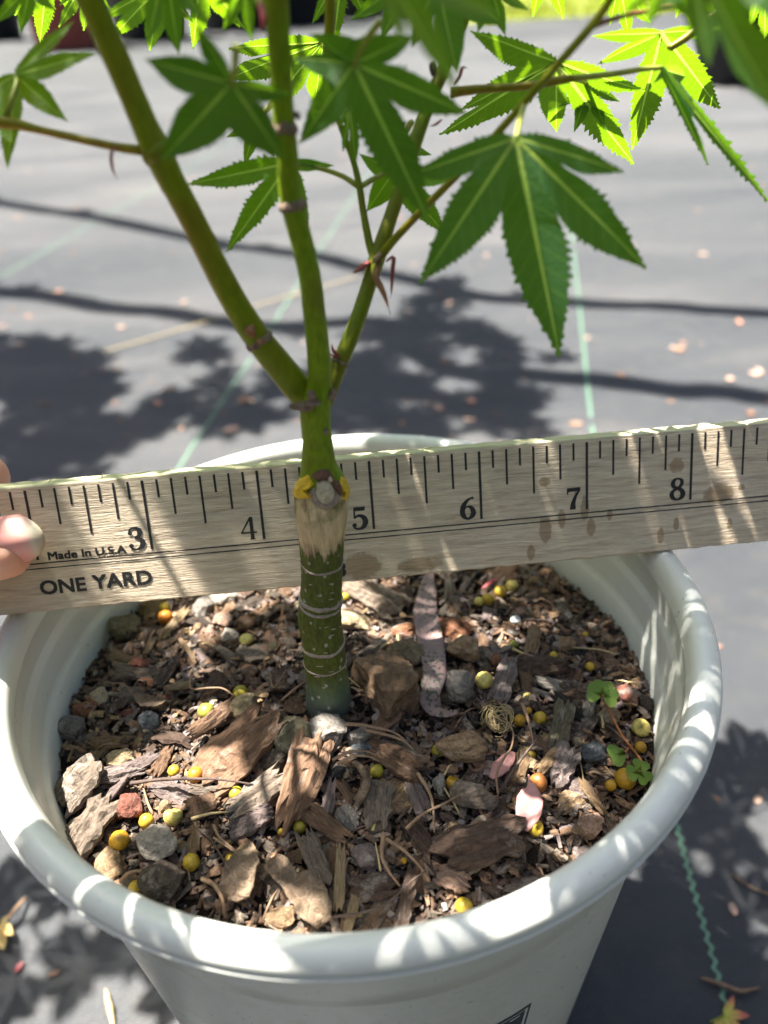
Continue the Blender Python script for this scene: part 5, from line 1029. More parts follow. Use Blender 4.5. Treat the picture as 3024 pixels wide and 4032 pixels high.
def crumbs():
    rr = np.random.default_rng(3); N = 9000; V = np.zeros((N, 8, 3)); F = []
    box = np.array([(x, y, z) for x in (-1, 1) for y in (-1, 1) for z in (-1, 1)], float) * .5
    fb = [(0, 1, 3, 2), (4, 6, 7, 5), (0, 4, 5, 1), (2, 3, 7, 6), (0, 2, 6, 4), (1, 5, 7, 3)]
    col = np.zeros((N, 3)); pal = np.array([CC[k] for k in ('brown', 'dbark', 'dbark', 'dark', 'gbark', 'brown', 'lilac', 'black')])
    for i in range(N):
        a = rr.uniform(0, 6.283); r = 71.3 * math.sqrt(rr.uniform(0, 1)); x, y = PC[0] + Q * r * math.cos(a), PC[1] + r * math.sin(a)
        sz = np.array([rr.uniform(.6, 3.4), rr.uniform(.35, 1.5), rr.uniform(.25, .8)]); b = (box * rr.uniform(.55, 1.2, (8, 3))) * sz
        R_ = np.array(Matrix.Rotation(rr.uniform(0, 6.28), 3, 'Z') @ Matrix.Rotation(rr.normal(0, .45), 3, 'Y') @ Matrix.Rotation(rr.normal(0, .45), 3, 'X'))
        V[i] = b @ R_.T + (x, y, soilz(x, y) + rr.uniform(.2, 1.5)); col[i] = pal[rr.integers(len(pal))] * rr.uniform(.4, 1.05)
        F += [tuple(i * 8 + k for k in f) for f in fb]
    m, t, nd, out = newmat('soil_crumb'); at = nd('ShaderNodeAttribute', attribute_name='tint'); nn = noi(nd, coord(nd), 1100, 4)
    cl = mix(nd, .6, at.outputs[0], ramp(nd, nn, [(.35, (.4, .38, .36)), (.7, (1.3, 1.25, 1.2))]), 'MULTIPLY')
    bs = nd('ShaderNodeBsdfPrincipled', {'Base Color': cl, 'Roughness': .9, 'Specular IOR Level': .2, 'Normal': bump(nd, nn, .8, .0006)}); t.links.new(bs.outputs[0], out.inputs[0])
    o = add('bark_crumbs', V.reshape(-1, 3), F, m, None, False, (PC[0], PC[1], -30))
    ca = o.data.color_attributes.new('tint', 'FLOAT_COLOR', 'POINT'); ca.data.foreach_set('color', np.c_[np.repeat(col, 8, 0), np.ones(N * 8)].ravel())
    tag(o, 'fine dark bark crumbs filling the gaps in the potting mix', 'bark crumbs', None, 'stuff')
crumbs()
def bits():
    rr = random.Random(77); pro = [chip_mesh(1300 + k, 5, 3, .3, .9) for k in range(16)]; parts, col = [], []
    pal = [CC[k] for k in ('brown', 'dbark', 'bark', 'dark', 'gbark', 'gbark', 'lilac', 'brown', 'dbark', 'tbark')]
    for _ in range(1900):
        a = rr.uniform(0, 6.283); r = 69.8 * math.sqrt(rr.random()); x, y = PC[0] + Q * r * math.cos(a), PC[1] + r * math.sin(a)
        if math.hypot(x - TB[0], y - TB[1]) < 7: continue
        V, F = pro[rr.randrange(16)]; L = rr.uniform(2.2, 5.2); b = L * rr.uniform(.25, .6); R_ = np.array(Matrix.Rotation(rr.uniform(0, 6.28), 3, 'Z') @ Matrix.Rotation(rr.gauss(0, .35), 3, 'Y') @ Matrix.Rotation(rr.gauss(0, .35), 3, 'X'))
        parts.append(((V * np.array([L, b, min(b * .5, 1.2)])) @ R_.T + (x, y, soilz(x, y) + rr.uniform(.3, 1.7)), F)); cl = np.array(rr.choice(pal)) * rr.uniform(.55, 1.2); col += [(*cl, 1)] * len(V)
    V, F = merge(parts); o = add('bark_bits', V, F, bpy.data.materials['soil_crumb'], None, False, (PC[0], PC[1], -30))
    ca = o.data.color_attributes.new('tint', 'FLOAT_COLOR', 'POINT'); ca.data.foreach_set('color', np.array(col).ravel())
    tag(o, 'small splintered bark bits packed between the larger chips', 'bark bits', None, 'stuff')
bits()

# ------------------------------------------------------------------ hand holding the yardstick
def build_hand():
    root = thing('hand', 'bare hand pinching the yardstick end, thumb nail towards the numbers', 'hand', Rp(1.0, -13, 5))
    nodes = {}; verts, radii, edges = [], [], []
    def vtx(k, p, r): nodes[k] = len(verts); verts.append(np.asarray(p, float)); radii.append(r)
    def chain(ks):
        for a, b in zip(ks, ks[1:]): edges.append((nodes[a], nodes[b]))
    vtx('wrist', Rp(-3.6, -52, 10), (22, 15)); vtx('palm', Rp(-2.5, -36, 2), (25, 15)); vtx('fore', Rp(-6.5, -95, 30), (27, 21))
    vtx('arm', Rp(-10, -150, 60), (33, 29))
    vtx('t0', Rp(-2.0, -32, 17), (13, 12)); vtx('t1', Rp(-.9, -20, 17), (10.5, 9.5)); vtx('t2', P(-260, 2210, 161), (9.6, 8.6)); vtx('t3', P(-70, 2176, 165.2), (9.6, 7.2)); vtx('t4', P(45, 2174, 166.4), (9.4, 6.2)); vtx('t5', P(125, 2172, 167.2), (7.0, 4.6))
    vtx('i0', Rp(-1.9, -14, -14), (10, 10)); vtx('i1', Rp(-.7, -3, -20), (8.8, 8.8)); vtx('i2', Rp(.5, -.5, -19), (8.0, 8.0)); vtx('i3', P(-90, 1890, 187), (8.4, 8.2)); vtx('i4', P(25, 1925, 187), (7.4, 7.0))
    vtx('m0', Rp(-2.2, -30, -17), (10, 10)); vtx('m1', Rp(-1.0, -21, -24), (8.8, 8.8)); vtx('m2', Rp(.2, -19, -22), (8, 8)); vtx('m3', Rp(1.0, -19, -16.5), (7.2, 7)); vtx('m4', Rp(1.35, -19.5, -14.5), (5.6, 5.4))
    vtx('r0', Rp(-2.9, -44, -15), (9.5, 9.5)); vtx('r1', Rp(-1.9, -42, -25), (8.4, 8.4)); vtx('r2', Rp(-1.0, -42, -22), (7.8, 7.8)); vtx('r3', Rp(-.6, -43, -13), (7, 7))
    vtx('p0', Rp(-3.6, -56, -11), (8.5, 8.5)); vtx('p1', Rp(-2.8, -58, -20), (7.4, 7.4)); vtx('p2', Rp(-2.0, -58, -17), (6.8, 6.8)); vtx('p3', Rp(-1.7, -59, -9), (6, 6))
    chain(['palm', 'wrist', 'fore', 'arm']); chain(['palm', 't0', 't1', 't2', 't3', 't4', 't5']); chain(['palm', 'i0', 'i1', 'i2', 'i3', 'i4']); chain(['palm', 'm0', 'm1', 'm2', 'm3', 'm4']); chain(['palm', 'r0', 'r1', 'r2', 'r3']); chain(['wrist', 'p0', 'p1', 'p2', 'p3'])
    me = bpy.data.meshes.new('skin'); o0 = ORG[root]
    me.from_pydata([tuple((v - o0) * .001) for v in verts], edges, []); me.materials.append(M['skin'])
    o = link('skin', me, root, o0); md = o.modifiers.new('skin', 'SKIN'); md.use_smooth_shade = True; md.branch_smoothing = .4
    for i, (a, b) in enumerate(radii): me.skin_vertices[0].data[i].radius = (a * .00098, b * .00098)
    me.skin_vertices[0].data[nodes['palm']].use_root = True
    ss = o.modifiers.new('smooth', 'SUBSURF'); ss.levels = 3; ss.render_levels = 3
    # thumb nail: a curved plate on the side facing the camera, object x towards its free edge
    ctr = P(10, 2143, 159.6); ex = nrm(RD * 1. + RU * .02 - RN * .13); ez = nrm(RN - ex * (RN @ ex)); ey = np.cross(ez, ex)
    V, F = [], []; nu, nv = 18, 14
    for i in range(nu + 1):
        t = i / nu
        for j in range(nv + 1):
            s = 2 * j / nv - 1; x = -9.0 + 17.6 * t
            lim = 5.35 * (1 - max(0, (x - 3.2) / 5.4) ** 2.6 * .0)
            end = 8.3 - 3.6 * s * s - 1.1 * s ** 4
            xx = -9.0 + (end + 9.0) * t; y = s * 5.35; z = .9 - 2.9 * s * s - .6 * s ** 4 - .012 * (xx + 2) ** 2
            V.append(np.array([xx, y, z]))
    for i in range(nu):
        for j in range(nv): F.append((i * (nv + 1) + j, (i + 1) * (nv + 1) + j, (i + 1) * (nv + 1) + j + 1, i * (nv + 1) + j + 1))
    me2 = mk('thumb_nail', np.array(V) * .001, F, M['nail'], True); nl = link('thumb_nail', me2, root, ctr)
    nl.rotation_euler = Matrix(((ex[0], ey[0], ez[0]), (ex[1], ey[1], ez[1]), (ex[2], ey[2], ez[2]))).to_euler(); th = nl.modifiers.new('thickness', 'SOLIDIFY'); th.thickness = .0004
build_hand()

# ------------------------------------------------------------------ crown of the maple above the picture: gives the dappled light
LITS = [(870, 2450, 90), (930, 2505, 90), (800, 2510, 60), (700, 2440, 50), (980, 2790, 70), (1050, 3060, 60), (330, 3060, 80), (470, 2990, 80), (600, 3010, 60), (760, 3050, 70), (350, 3240, 90), (510, 3180, 60), (690, 3205, 70), (1010, 3130, 90), (980, 3240, 100), (1180, 3160, 70),
        (440, 3400, 80), (1110, 3600, 60), (1080, 3430, 60), (820, 3280, 50), (2085, 3170, 75), (1995, 3020, 50), (2210, 3180, 80), (2310, 3260, 80), (1530, 2850, 45), (1290, 3130, 40), (2590, 3000, 30),
        (30, 2620, 110), (20, 2850, 120), (90, 3200, 130), (330, 3520, 70), (500, 3620, 45), (760, 3700, 70), (900, 3730, 90), (1040, 3740, 80), (1180, 3740, 50), (1430, 3740, 70), (1500, 3730, 60), (1990, 3590, 70), (2090, 3560, 80), (2640, 2570, 30), (2700, 2570, 30),
        (800, 1800, 60), (900, 1775, 60), (1000, 1745, 60), (1120, 1730, 60), (1380, 1740, 60)]
LITR = [(560, 2000, 130), (480, 2100, 130), (620, 2200, 120), (420, 1950, 120), (640, 2300, 90), (950, 2050, 60), (300, 2200, 100), (100, 1900, 80), (300, 1890, 80), (480, 1870, 60), (900, 2130, 60)]
def targets():
    lit, sh = [], []
    for u in range(-60, 2960, 55):
        for v in range(1700, 3860, 55):
            q = Pz(u, v, -.5); r = math.hypot((q[0] - PC[0]) / Q, q[1] - PC[1])
            if r > 81.5 or (1690 < v < 2440 and not 74.5 < r): continue
            if r < 74.5:
                q = Pz(u, v, -27); r = math.hypot((q[0] - PC[0]) / Q, q[1] - PC[1])
                if r > 71: continue
            (lit if any(math.hypot(u - a, v - b) < c_ for a, b, c_ in LITS) else sh).append(q)
    for u in range(0, 3024, 55):
        for v in range(1700, 2400, 55):
            r_ = ray(u, v); k = ((RO - CAM) @ RN) / (r_ @ RN); q = CAM + r_ * k; z = (q - RO) @ RU
            if not BOTV < z < TOPV: continue
            (lit.append(q) if any(math.hypot(u - a, v - b) < c_ for a, b, c_ in LITR) else sh.extend([q, q, q]))
    for u in range(2300, 3080, 60):
        for v in range(2950, 4080, 60): sh.append(Pz(u, v, -GZ))
    for u in range(-40, 700, 50):
        for v in range(3430, 4080, 50):
            near = any(math.hypot(u - a, v - b) < c_ for a, b, c_ in ((150, 3660, 90), (360, 3620, 60), (380, 3930, 90), (500, 3990, 80), (200, 3990, 60)))
            (lit if near else sh).append(Pz(u, v, -GZ))
    for az in range(-50, 80, 7):
        for z in (-4, -9, -14, -19):
            a = math.radians(az); q = np.array([PC[0] + Q * 73.5 * math.cos(a), PC[1] + 73.5 * math.sin(a), z]); sh += [q, q]
    for q in HSH: sh += [q, q, q]
    return np.array(lit), np.array(sh)
def covers(cs, r, pts_):
    """bool matrix: does disc i hide point j from the sun"""
    d = cs[:, None, :] - pts_[None]; t = d @ S; e = np.linalg.norm(d - t[..., None] * S, axis=2); return (e < r) & (t > 3)
def crown():
    lit, sh = targets(); rng = np.random.default_rng(11)
    hp = np.array([a for a, _ in LEAFPTS]); hr = np.array([b for _, b in LEAFPTS])
    done = np.zeros(len(sh), bool)
    for i in range(len(hp)): done |= covers(hp[i:i + 1], hr[i], sh)[0]
    cand = []
    while len(cand) < 2400:
        p = sh[rng.integers(len(sh))]; zt = max(rng.uniform(128, 330), p[2] + 25); t = (zt - p[2]) / S[2]; c_ = p + S * t + rng.normal(0, 4, 3)
        u, v, z = proj(c_)
        if z > 20 and v > -60 - 26 * FPX / z: continue
        if np.hypot(c_[0] + 14, c_[1] - 125) > 330: continue
        cand.append(c_)
    cand = np.array(cand); RL = 13.5
    cs = covers(cand, RL, sh); cl = covers(cand, RL * 1.1, lit)
    chosen = []; bad = 1.7 * cl.sum(1) + 1.1 * covers(cand, RL * .95, np.array(HLI)).sum(1)
    for _ in range(260):
        gain = (cs & ~done).sum(1) - bad
        for c_ in chosen[-200:]: pass
        i = int(gain.argmax())
        if gain[i] < 1.5 or done.mean() > .985: break
        chosen.append(cand[i]); done |= cs[i]
    print('crown leaves', len(chosen), 'shade covered', round(float(done.mean()), 2), 'lit', len(lit), 'shade', len(sh))
    protos = []
    for k in range(5):
        rr = random.Random(k); tips = []
        for a, L in ((-128, .55), (-84, .85), (-40, 1.), (0, 1.08), (40, 1.), (84, .85), (128, .55)):
            a = math.radians(a + rr.uniform(-7, 7)); L *= 23 * rr.uniform(.9, 1.08); tips.append((L * math.cos(a), L * math.sin(a), -2 * rr.random()))
        V, F, ribs, n = leaf_geo((0, 0, 0), tips, .26, .66, 6, .12, .06, np.array([0, 0, 1.]), k)
        protos.append(mk('leaf', V * .001, F, M['leaf'], True))
    skel = np.concatenate(SK); chosen = sorted(chosen, key=lambda c_: np.min(np.linalg.norm(skel - c_, axis=1)))
    for k, c_ in enumerate(chosen):
        up = c_ - np.array([0, 0, 16]); d = np.linalg.norm(skel - up, axis=1) + 1.2 * np.clip(skel[:, 2] - up[2], 0, None); b = skel[int(d.argmin())]
        # leaf hangs with its middle over the wanted spot
        nn = nrm(np.array([0, 0, 1.]) + rng.normal(0, .25, 3)); hd = nrm(np.append((c_ - b)[:2], 0) + rng.normal(0, .3, 3)); hd = nrm(hd - nn * (hd @ nn)); J = c_ - hd * 6
        if np.linalg.norm(J - b) > 26:
            e = J - hd * 14 - np.array([0, 0, 8]); mid = (b + e) / 2 + rng.normal(0, 4, 3); q = spline([b, mid, e], 12); ok = all(proj(x)[1] < 20 or proj(x)[2] < 15 for x in q[3:])
            V, F = tube(q, np.linspace(1.0, .6, 12), 6); add('twig', V, F, M['stem'], maple, True, col=(1.2, .95, .9)); skel = np.concatenate([skel, q]); b = e
        o = link('leaf', protos[k % 5], maple, J, (rng.uniform(.9, 1.3), rng.uniform(.95, 1.2), rng.uniform(.8, 1.2)))
        m = Matrix(((hd[0], np.cross(nn, hd)[0], nn[0]), (hd[1], np.cross(nn, hd)[1], nn[1]), (hd[2], np.cross(nn, hd)[2], nn[2]))); o.rotation_euler = m.to_euler()
        V, F = tube(spline([b, (b + J) / 2 + np.array([0, 0, 2.]), J], 7), .45, 5); add('petiole', V, F, M['petiole'], o if False else maple, True)
crown()

# ------------------------------------------------------------------ taller maple standing outside the picture on the left: its limbs shade the ground behind the pot
def shade_tree():
    base = np.array([-1750., 1500., -GZ]); t = thing('shade_maple', 'taller maple to the left whose limbs shade the ground cloth', 'maple tree', base)
    top = base + np.array([60, 20, 1500])
    V, F = tube(spline([base, base + np.array([10, -10, 700]), top], 16), np.linspace(26, 13, 16), 14, True, .1); add('trunk', V, F, M['wood_bark'], t)
    def lift(u, v, H): return Pz(u, v, -GZ) + S * (H / S[2])
    limbs = [[(-300, 760, 1240), (0, 800, 1200), (450, 875, 1200), (900, 965, 1180), (1250, 1010, 1160)], [(-300, 1120, 1120), (0, 1150, 1080), (500, 1215, 1060), (1100, 1285, 1040), (1450, 1250, 1040)],
             [(1250, 1010, 1160), (1850, 1150, 1120), (2400, 1195, 1120), (3024, 1245, 1120), (3400, 1275, 1120)], [(1450, 1250, 1040), (1760, 1450, 1000), (2100, 1480, 1000), (2600, 1530, 1000), (3100, 1570, 1000)]]
    sk = []
    for i, lm in enumerate(limbs):
        pts_ = [lift(*x) for x in lm]
        if i < 2: pts_ = [top - np.array([0, 0, 40 + 160 * i])] + pts_
        q = spline(pts_, 40); q = q + np.array([[0, 9 * noise.noise(Vector((k_ * .25, i * 7., 0))) + 3 * noise.noise(Vector((k_ * .9, i, 3))), 14 * noise.noise(Vector((k_ * .4, i, 9)))] for k_ in range(40)])
        V, F = tube(q, np.linspace(20 if i < 2 else 16.0, 16.0 if i < 2 else 13., 40), 10, True, .1); add('limb', V, F, M['wood_bark'], t); sk.append(q[8:])
    sk = np.concatenate(sk); rr = random.Random(5); parts = []; tw = []
    pro = []
    for k in range(4):
        tips = [(34 * L * math.cos(math.radians(a)), 34 * L * math.sin(math.radians(a)), -3) for a, L in ((-120, .6), (-72, .9), (-28, 1.05), (28, 1.05), (72, .9), (120, .6))]
        V, F, _, _ = leaf_geo((0, 0, 0), tips, .25, .5, 3, .1, .05, np.array([0, 0, 1.]), k + 20); pro.append((V, F))
    shad = [(215, 1500, 235, 40), (60, 1420, 150, 16), (1560, 1420, 200, 13), (1380, 1560, 190, 13), (1640, 1250, 120, 7), (1780, 1150, 90, 5), (1700, 1620, 170, 11), (1180, 1480, 170, 8), (950, 1600, 170, 8), (800, 1450, 130, 4), (600, 1650, 130, 6), (100, 1750, 200, 14), (400, 1780, 170, 9), (1950, 1580, 120, 6), (2060, 1640, 120, 6), (2000, 1400, 90, 5), (1880, 1300, 80, 5)]
    spots = []
    for (u, v, r, n_) in shad:
        for _ in range(int(n_ * 1.6)):
            a = rr.uniform(0, 6.28); f = math.sqrt(rr.random()) * (.9 if n_ != 40 else .78); spots.append(lift(u + r * f * math.cos(a), v + r * f * .8 * math.sin(a), rr.uniform(880, 1150)))
    for q in list(sk[::7]):
        if rr.random() < .55: spots.append(q + np.array([rr.gauss(0, 40), rr.gauss(0, 28), rr.gauss(0, 30)]))
    while spots:
        D_ = [np.min(np.linalg.norm(sk - c_, axis=1)) for c_ in spots]; c_ = spots.pop(int(np.argmin(D_)))
        V, F = rr.choice(pro); sc_ = rr.uniform(.75, 1.15); R_ = np.array(Matrix.Rotation(rr.uniform(0, 6.28), 3, 'Z') @ Matrix.Rotation(rr.gauss(0, .3), 3, 'Y'))
        parts.append(((V * sc_) @ R_.T + c_, F)); b = sk[int(np.argmin(np.linalg.norm(sk - c_, axis=1)))]
        q = spline([b, (b + c_) / 2 + np.array([0, 0, 6.]), c_], 7); tw.append(tube(q, np.linspace(.9, .5, 7), 5)); sk = np.concatenate([sk, q[2:-1]])
    V, F = merge(tw); add('twigs', V, F, M['wood_bark'], t)['kind'] = 'stuff'
    V, F = merge(parts); o = add('foliage', V, F, M['leaf'], t); o['kind'] = 'stuff'
shade_tree()

# ------------------------------------------------------------------ far pots and grass
def tub(name, u, v, wpx, hratio, mat, label, cat='plant pot', group=None):
    b = Pz(u, v, -GZ); d = proj(b)[2]; R_ = wpx * d / FPX / 2; H = R_ * 2 * hratio; t = thing(name, label, cat, b, group)
    def lat(prof, nm, m_):
        V, F = [], []; n_ = len(prof); seg = 40
        for k in range(seg):
            a = 2 * math.pi * k / seg
            for r, z in prof: V.append((b[0] + r * R_ * math.cos(a), b[1] + R_ + r * R_ * math.sin(a), b[2] + z * H))
        for k in range(seg):
            for i in range(n_ - 1): F.append((k * n_ + i, ((k + 1) % seg) * n_ + i, ((k + 1) % seg) * n_ + i + 1, k * n_ + i + 1))
        add(nm, V, F, M[m_], t)
    lat([(.0, .005), (.76, .005), (.78, .02), (.95, .9), (.97, .9)], 'wall', mat); lat([(.95, .88), (1.0, .885), (1.01, .99), (.98, 1.), (.93, .995), (.9, .9), (.0, .88)], 'rim', mat)
    return t, b, R_, H
def bushy(t, b, R_, H, seed):
    rr = random.Random(seed); parts = []
    for _ in range(160):
        c_ = b + np.array([0, R_, H * 1.7]) + np.array([rr.gauss(0, R_ * .7), rr.gauss(0, R_ * .7), rr.gauss(0, H * .45)]); L = R_ * .35; a = rr.uniform(0, 6.28); d = np.array([math.cos(a), math.sin(a), rr.uniform(-.6, .4)]); sd = np.cross(nrm(d), [0, 0, 1.])
        parts.append(([c_, c_ + d * L * .5 + sd * L * .25, c_ + d * L, c_ + d * L * .5 - sd * L * .25], [(0, 1, 2, 3)]))
    V, F = merge(parts); o = add('foliage', V, F, M['leaf'], t); o['kind'] = 'stuff'
    V, F = tube([b + np.array([0, R_, H * .8]), b + np.array([R_ * .1, R_, H * 1.6])], [R_ * .05, R_ * .03], 8); add('stem', V, F, M['wood_bark'], t)
bushy(*tub('terracotta_pot', 225, 205, 320, 1.15, 'terracotta', 'large terracotta pot standing at the far edge of the cloth'), 1)
BP = 'black nursery pot standing in the far row'
for k, (u, v, wp) in enumerate(((-30, 165, 210), (560, 165, 360), (900, 125, 360), (1190, 105, 300), (1400, 75, 300), (1640, 60, 300), (1860, 60, 260))): bushy(*tub('nursery_pot', u, v, wp, 1.05, 'black', BP, 'plant pot', 'black pots in the far row'), 10 + k)
bushy(*tub('nursery_pot', 2930, 345, 330, 1.0, 'black', 'black nursery pot on the cloth at the right, ahead of the far row'), 40)
def lawn():
    rr = np.random.default_rng(8); N = 9000; V, F = [], []
    for i in range(N):
        y = 5700 + 9000 * rr.random() ** 1.6; x = rr.uniform(.1 * y, .5 * y + 800); h = rr.uniform(30, 80); a = rr.uniform(0, 6.28); ln = rr.uniform(5, 25); w_ = rr.uniform(5, 9)
        dx, dy = math.cos(a), math.sin(a); k = len(V); V += [(x - dy * w_, y + dx * w_, -GZ), (x + dy * w_, y - dx * w_, -GZ), (x + dx * ln, y + dy * ln, -GZ + h)]; F.append((k, k + 1, k + 2))
    tag(add('grass', V, F, M['grass'], None, True, (2000, 8000, -GZ)), 'sunlit lawn beyond the ground cloth', 'grass', None, 'stuff')
    xs = [600, 2500, 9000, 20000]; tag(add('lawn_ground', [(560, 5690, -GZ + 4), (30000, 5690, -GZ + 4), (60000, 60000, -GZ + 4), (5600, 60000, -GZ + 4)], [(0, 1, 2, 3)], M['lawnsoil'], None, True, (2000, 8000, -GZ + 4)), 'yellow green turf beyond the cloth', None, None, 'structure')
M['lawnsoil'] = plain('turf', (.20, .23, .05), .95, .35, 3)
lawn()

# ------------------------------------------------------------------ litter on the cloth
def flake(label, pos, L, wd, a, mat, col, group=None, cat='leaf bit', curl=.3, n=7):
    V, F = [], []; d = np.array([math.cos(a), math.sin(a), 0]); s_ = np.array([-d[1], d[0], 0])
    for i in range(n):
        t = i / (n - 1); wl = wd * math.sin(math.pi * (.08 + .86 * t)) ** .8
        for f in (-1, 0, 1): V.append(np.array(pos) + d * L * (t - .5) + s_ * wl * f + np.array([0, 0, .35 + curl * wl * f * f + curl * L * .25 * (2 * t - 1) ** 2]))
    for i in range(n - 1):
        for j in (0, 1): F.append((i * 3 + j, i * 3 + j + 1, i * 3 + j + 4, i * 3 + j + 3))
    o = add('leaf_flake', V, F, M[mat], None, True, col=col); return tag(o, label, cat, group)
rl = random.Random(9); n = 0
while n < 190:
    u = rl.uniform(-100, 3124); v = rl.uniform(330, 1750) if rl.random() < .85 else rl.uniform(2250, 4032); q = Pz(u, v, -GZ)
    if math.hypot(q[0] - PC[0], q[1] - PC[1]) < 88: continue
    L = rl.uniform(3, 13) if v < 1700 else rl.uniform(2, 5); z = gz(q[0], q[1])
    fk = rl.choice(['tan', 'reddish', 'brown', 'pale', 'dark brown'])
    flake(f'{fk} dry leaf flake lying on the grey ground cloth', (q[0], q[1], z + .2), L, L * rl.uniform(.2, .42), rl.uniform(0, 6.28), 'litter', {'tan': (1, 1, 1), 'reddish': (1.2, .9, .78), 'brown': (.8, .7, .6), 'pale': (1.5, 1.45, 1.4), 'dark brown': (.55, .45, .4)}[fk], f'{fk} leaf flakes on the ground cloth', 'leaf flake'); n += 1
# straw behind the pot
V, F = tube(spline([Pz(410, 1383, -GZ + 2), Pz(700, 1300, -GZ + 4), Pz(1050, 1190, -GZ + 5), Pz(1420, 1086, -GZ + 2.5)], 20), .7, 7); tag(add('straw', V, F, M['straw'], None), 'long pale straw lying on the cloth behind the pot', 'straw')
# fallen red maple leaf, bottom right
def fallen():
    Jg = Pz(2850, 3998, -GZ + 1.5); tips = [Pz(2888, 3918, -GZ + 3), Pz(2955, 4000, -GZ + 3), Pz(2930, 4062, -GZ + 2), Pz(2862, 4100, -GZ + 2), Pz(2800, 4060, -GZ + 2)]
    m, t, nd, out = newmat('autumn_leaf'); v = coord(nd); l = nd('ShaderNodeVectorMath', {0: v}, operation='LENGTH').outputs['Value']
    k = math_(nd, 'ADD', l, math_(nd, 'MULTIPLY', math_(nd, 'SUBTRACT', noi(nd, v, 200, 3), .5), .005))
    c_ = ramp(nd, nd('ShaderNodeMapRange', {0: k, 1: .001, 2: .0085, 3: 0., 4: 1.}).outputs[0], [(0, (.42, .42, .04)), (.45, (.45, .28, .05)), (.75, (.45, .11, .05)), (1, (.38, .07, .05))])
    b = nd('ShaderNodeBsdfPrincipled', {'Base Color': c_, 'Roughness': .5}); t.links.new(b.outputs[0], out.inputs[0])
    V, F, ribs, n_ = leaf_geo(Jg, tips, .25, .42, 8, .2, 0, np.array([0, 0, 1.]), 3, .015); root = thing('fallen_maple_leaf', 'small red and yellow maple leaf fallen on the green stripe', 'leaf', Jg)
    add('blade', V, F, m, root, True, Jg); V, F = tube(spline([Jg, Pz(2830, 4010, -GZ + 2), Pz(2795, 4025, -GZ + 1)], 8), .35, 6); add('petiole', V, F, M['petiole'], root)
fallen()
q = spline([Pz(2757, 3852, -GZ + 1), Pz(2800, 3862, -GZ + 2), Pz(2860, 3885, -GZ + 2.5), Pz(2920, 3902, -GZ + 2), Pz(2992, 3890, -GZ + 1)], 18); V, F = tube(q, [.3 + .55 * math.sin(math.pi * t) for t in np.linspace(0, 1, 18)], 7, True, .4); tag(add('dry_straw', V, F, M['needle'], None), 'thin dry grass stem lying over the green stripe', 'stem')
q = spline([Pz(2880, 3440, -GZ + 1), Pz(2950, 3490, -GZ + 2), Pz(3060, 3535, -GZ + 1)], 14); V, F = tube(q, .45, 7, True, .3); tag(add('dry_straw', V, F, M['needle'], None), 'dry stem lying on the dark cloth right of the green stripe', 'stem')
q = spline([Pz(415, 3895, -GZ + 1), Pz(430, 3960, -GZ + 2), Pz(450, 4060, -GZ + 1)], 14); V, F = tube(q, [.25 + .9 * math.sin(math.pi * t) for t in np.linspace(0.02, .98, 14)], 7, True, .3); tag(add('grass_blade', V, F, M['straw'], None), 'yellow dried grass blade on the cloth left of the pot', 'grass blade')
b0 = Pz(0, 3640, -GZ + 1.5); root = thing('shrivelled_leaf', 'shrivelled yellowish leaf with a brown stalk left of the pot', 'leaf', b0)
V, F, _, _ = leaf_geo(b0, [Pz(40, 3600, -GZ + 6), Pz(52, 3680, -GZ + 5), Pz(15, 3740, -GZ + 3), Pz(-60, 3720, -GZ + 3), Pz(-50, 3640, -GZ + 6)], .3, .6, 6, .5, 0, np.array([0, 0, 1.]), 6, .01)
add('blade', V, F, M['wax' if False else 'litter'], root, True, b0, (1.5, 1.7, .9)); V, F = tube(spline([Pz(30, 3620, -GZ + 5), Pz(60, 3580, -GZ + 5), Pz(102, 3535, -GZ + 2)], 8), .7, 7); add('stalk', V, F, M['needle'], root)
flake('tiny crimson petal on the cloth left of the pot', Pz(75, 3810, -GZ + .5), 4, 1.2, 1.2, 'bud', (1, 1, 1), None, 'petal')

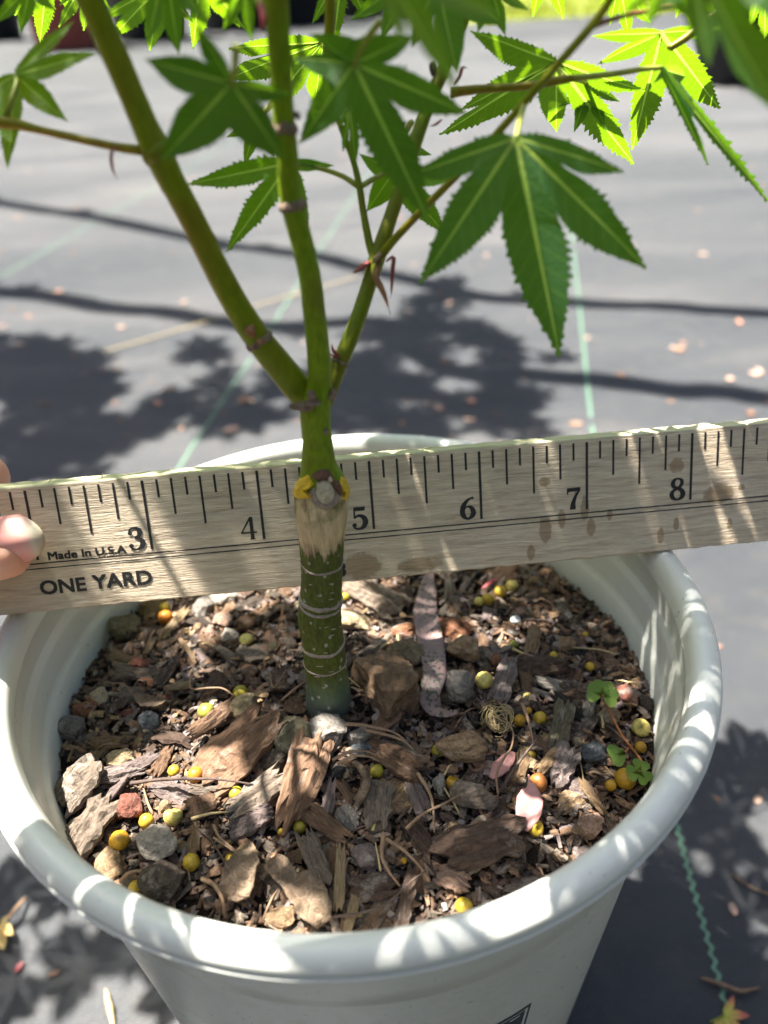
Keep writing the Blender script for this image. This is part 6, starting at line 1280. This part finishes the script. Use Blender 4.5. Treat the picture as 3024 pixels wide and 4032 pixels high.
# ------------------------------------------------------------------ added light blockers, never in view: near and far screens that cut the sky fill
def hedge(label, p0, p1, seed, H=1050):
    """an added light blocker along p0-p1 (mm), its face towards the pot"""
    p0, p1 = np.array([*p0, 0.]), np.array([*p1, 0.]); L = np.linalg.norm(p1 - p0); e = (p1 - p0) / L; n_ = np.array([-e[1], e[0], 0])
    t = thing('hedge', label, 'hedge', (p0 + p1) / 2 + np.array([0, 0, -GZ])); rr = random.Random(seed); V, F = [], []; nx, nz = int(L / (H / 13)), 14
    for i in range(nx + 1):
        for k in range(nz + 1):
            x = L * i / nx; z = H * k / nz; o = -90 * (k / nz) ** 3 + 50 * noise.noise(Vector((x * .006, z * .006, seed))) + 25 * noise.noise(Vector((x * .02, z * .02, 5))); V.append(p0 + e * x + n_ * o + np.array([0, 0, z - GZ]))
    for i in range(nx):
        for k in range(nz): a = i * (nz + 1) + k; F.append((a, a + 1, a + nz + 2, a + nz + 1))
    m = len(V); V += [v - n_ * 400 for v in V]; F += [tuple(m + q for q in f[::-1]) for f in F]
    for i in range(nx): a, b = i * (nz + 1) + nz, (i + 1) * (nz + 1) + nz; F.append((a, b, m + b, m + a)[::-1])
    add('blocker_mass', V, F, M['hedge'], t, False); parts = []
    for _ in range(int(min(L * .9, 6000))):
        d = nrm([rr.gauss(0, 1), rr.gauss(0, 1), rr.gauss(0, 1)]); f_ = nrm(np.cross(d, [.3, .2, .9])); c_ = p0 + e * rr.uniform(0, L) + n_ * rr.uniform(-20, 50) + np.array([0, 0, rr.uniform(0, H) - GZ]); l = rr.uniform(25, 55) * max(1, H / 2000)
        parts.append(([c_, c_ + d * l * .5 + f_ * l * .28, c_ + d * l, c_ + d * l * .5 - f_ * l * .28], [(0, 1, 2, 3)]))
    V, F = merge(parts); add('foliage', V, F, M['hedge'], t)['kind'] = 'stuff'
M['hedge'] = plain('blocker_surface', (.02, .035, .012), .9, .4, 20)
hedge('dense clipped dark green hedge behind the viewpoint', (-1100, -570), (1200, -570), 1, 880)
hedge('dense clipped dark green hedge along the right of the pot', (1000, -900), (900, 150), 2)
hedge('dense clipped dark green hedge along the left of the pot', (-950, 150), (-1050, -900), 3)
hedge('tall dark tree screen far behind the lawn', (14000, 15000), (-14000, 15000), 4, 8000)
hedge('tall dark tree screen far to the left of the cloth', (-5200, 14000), (-5200, -3000), 5, 3600)
hedge('tall dark tree screen far to the right of the cloth', (6500, -3000), (6500, 5500), 6, 4200)
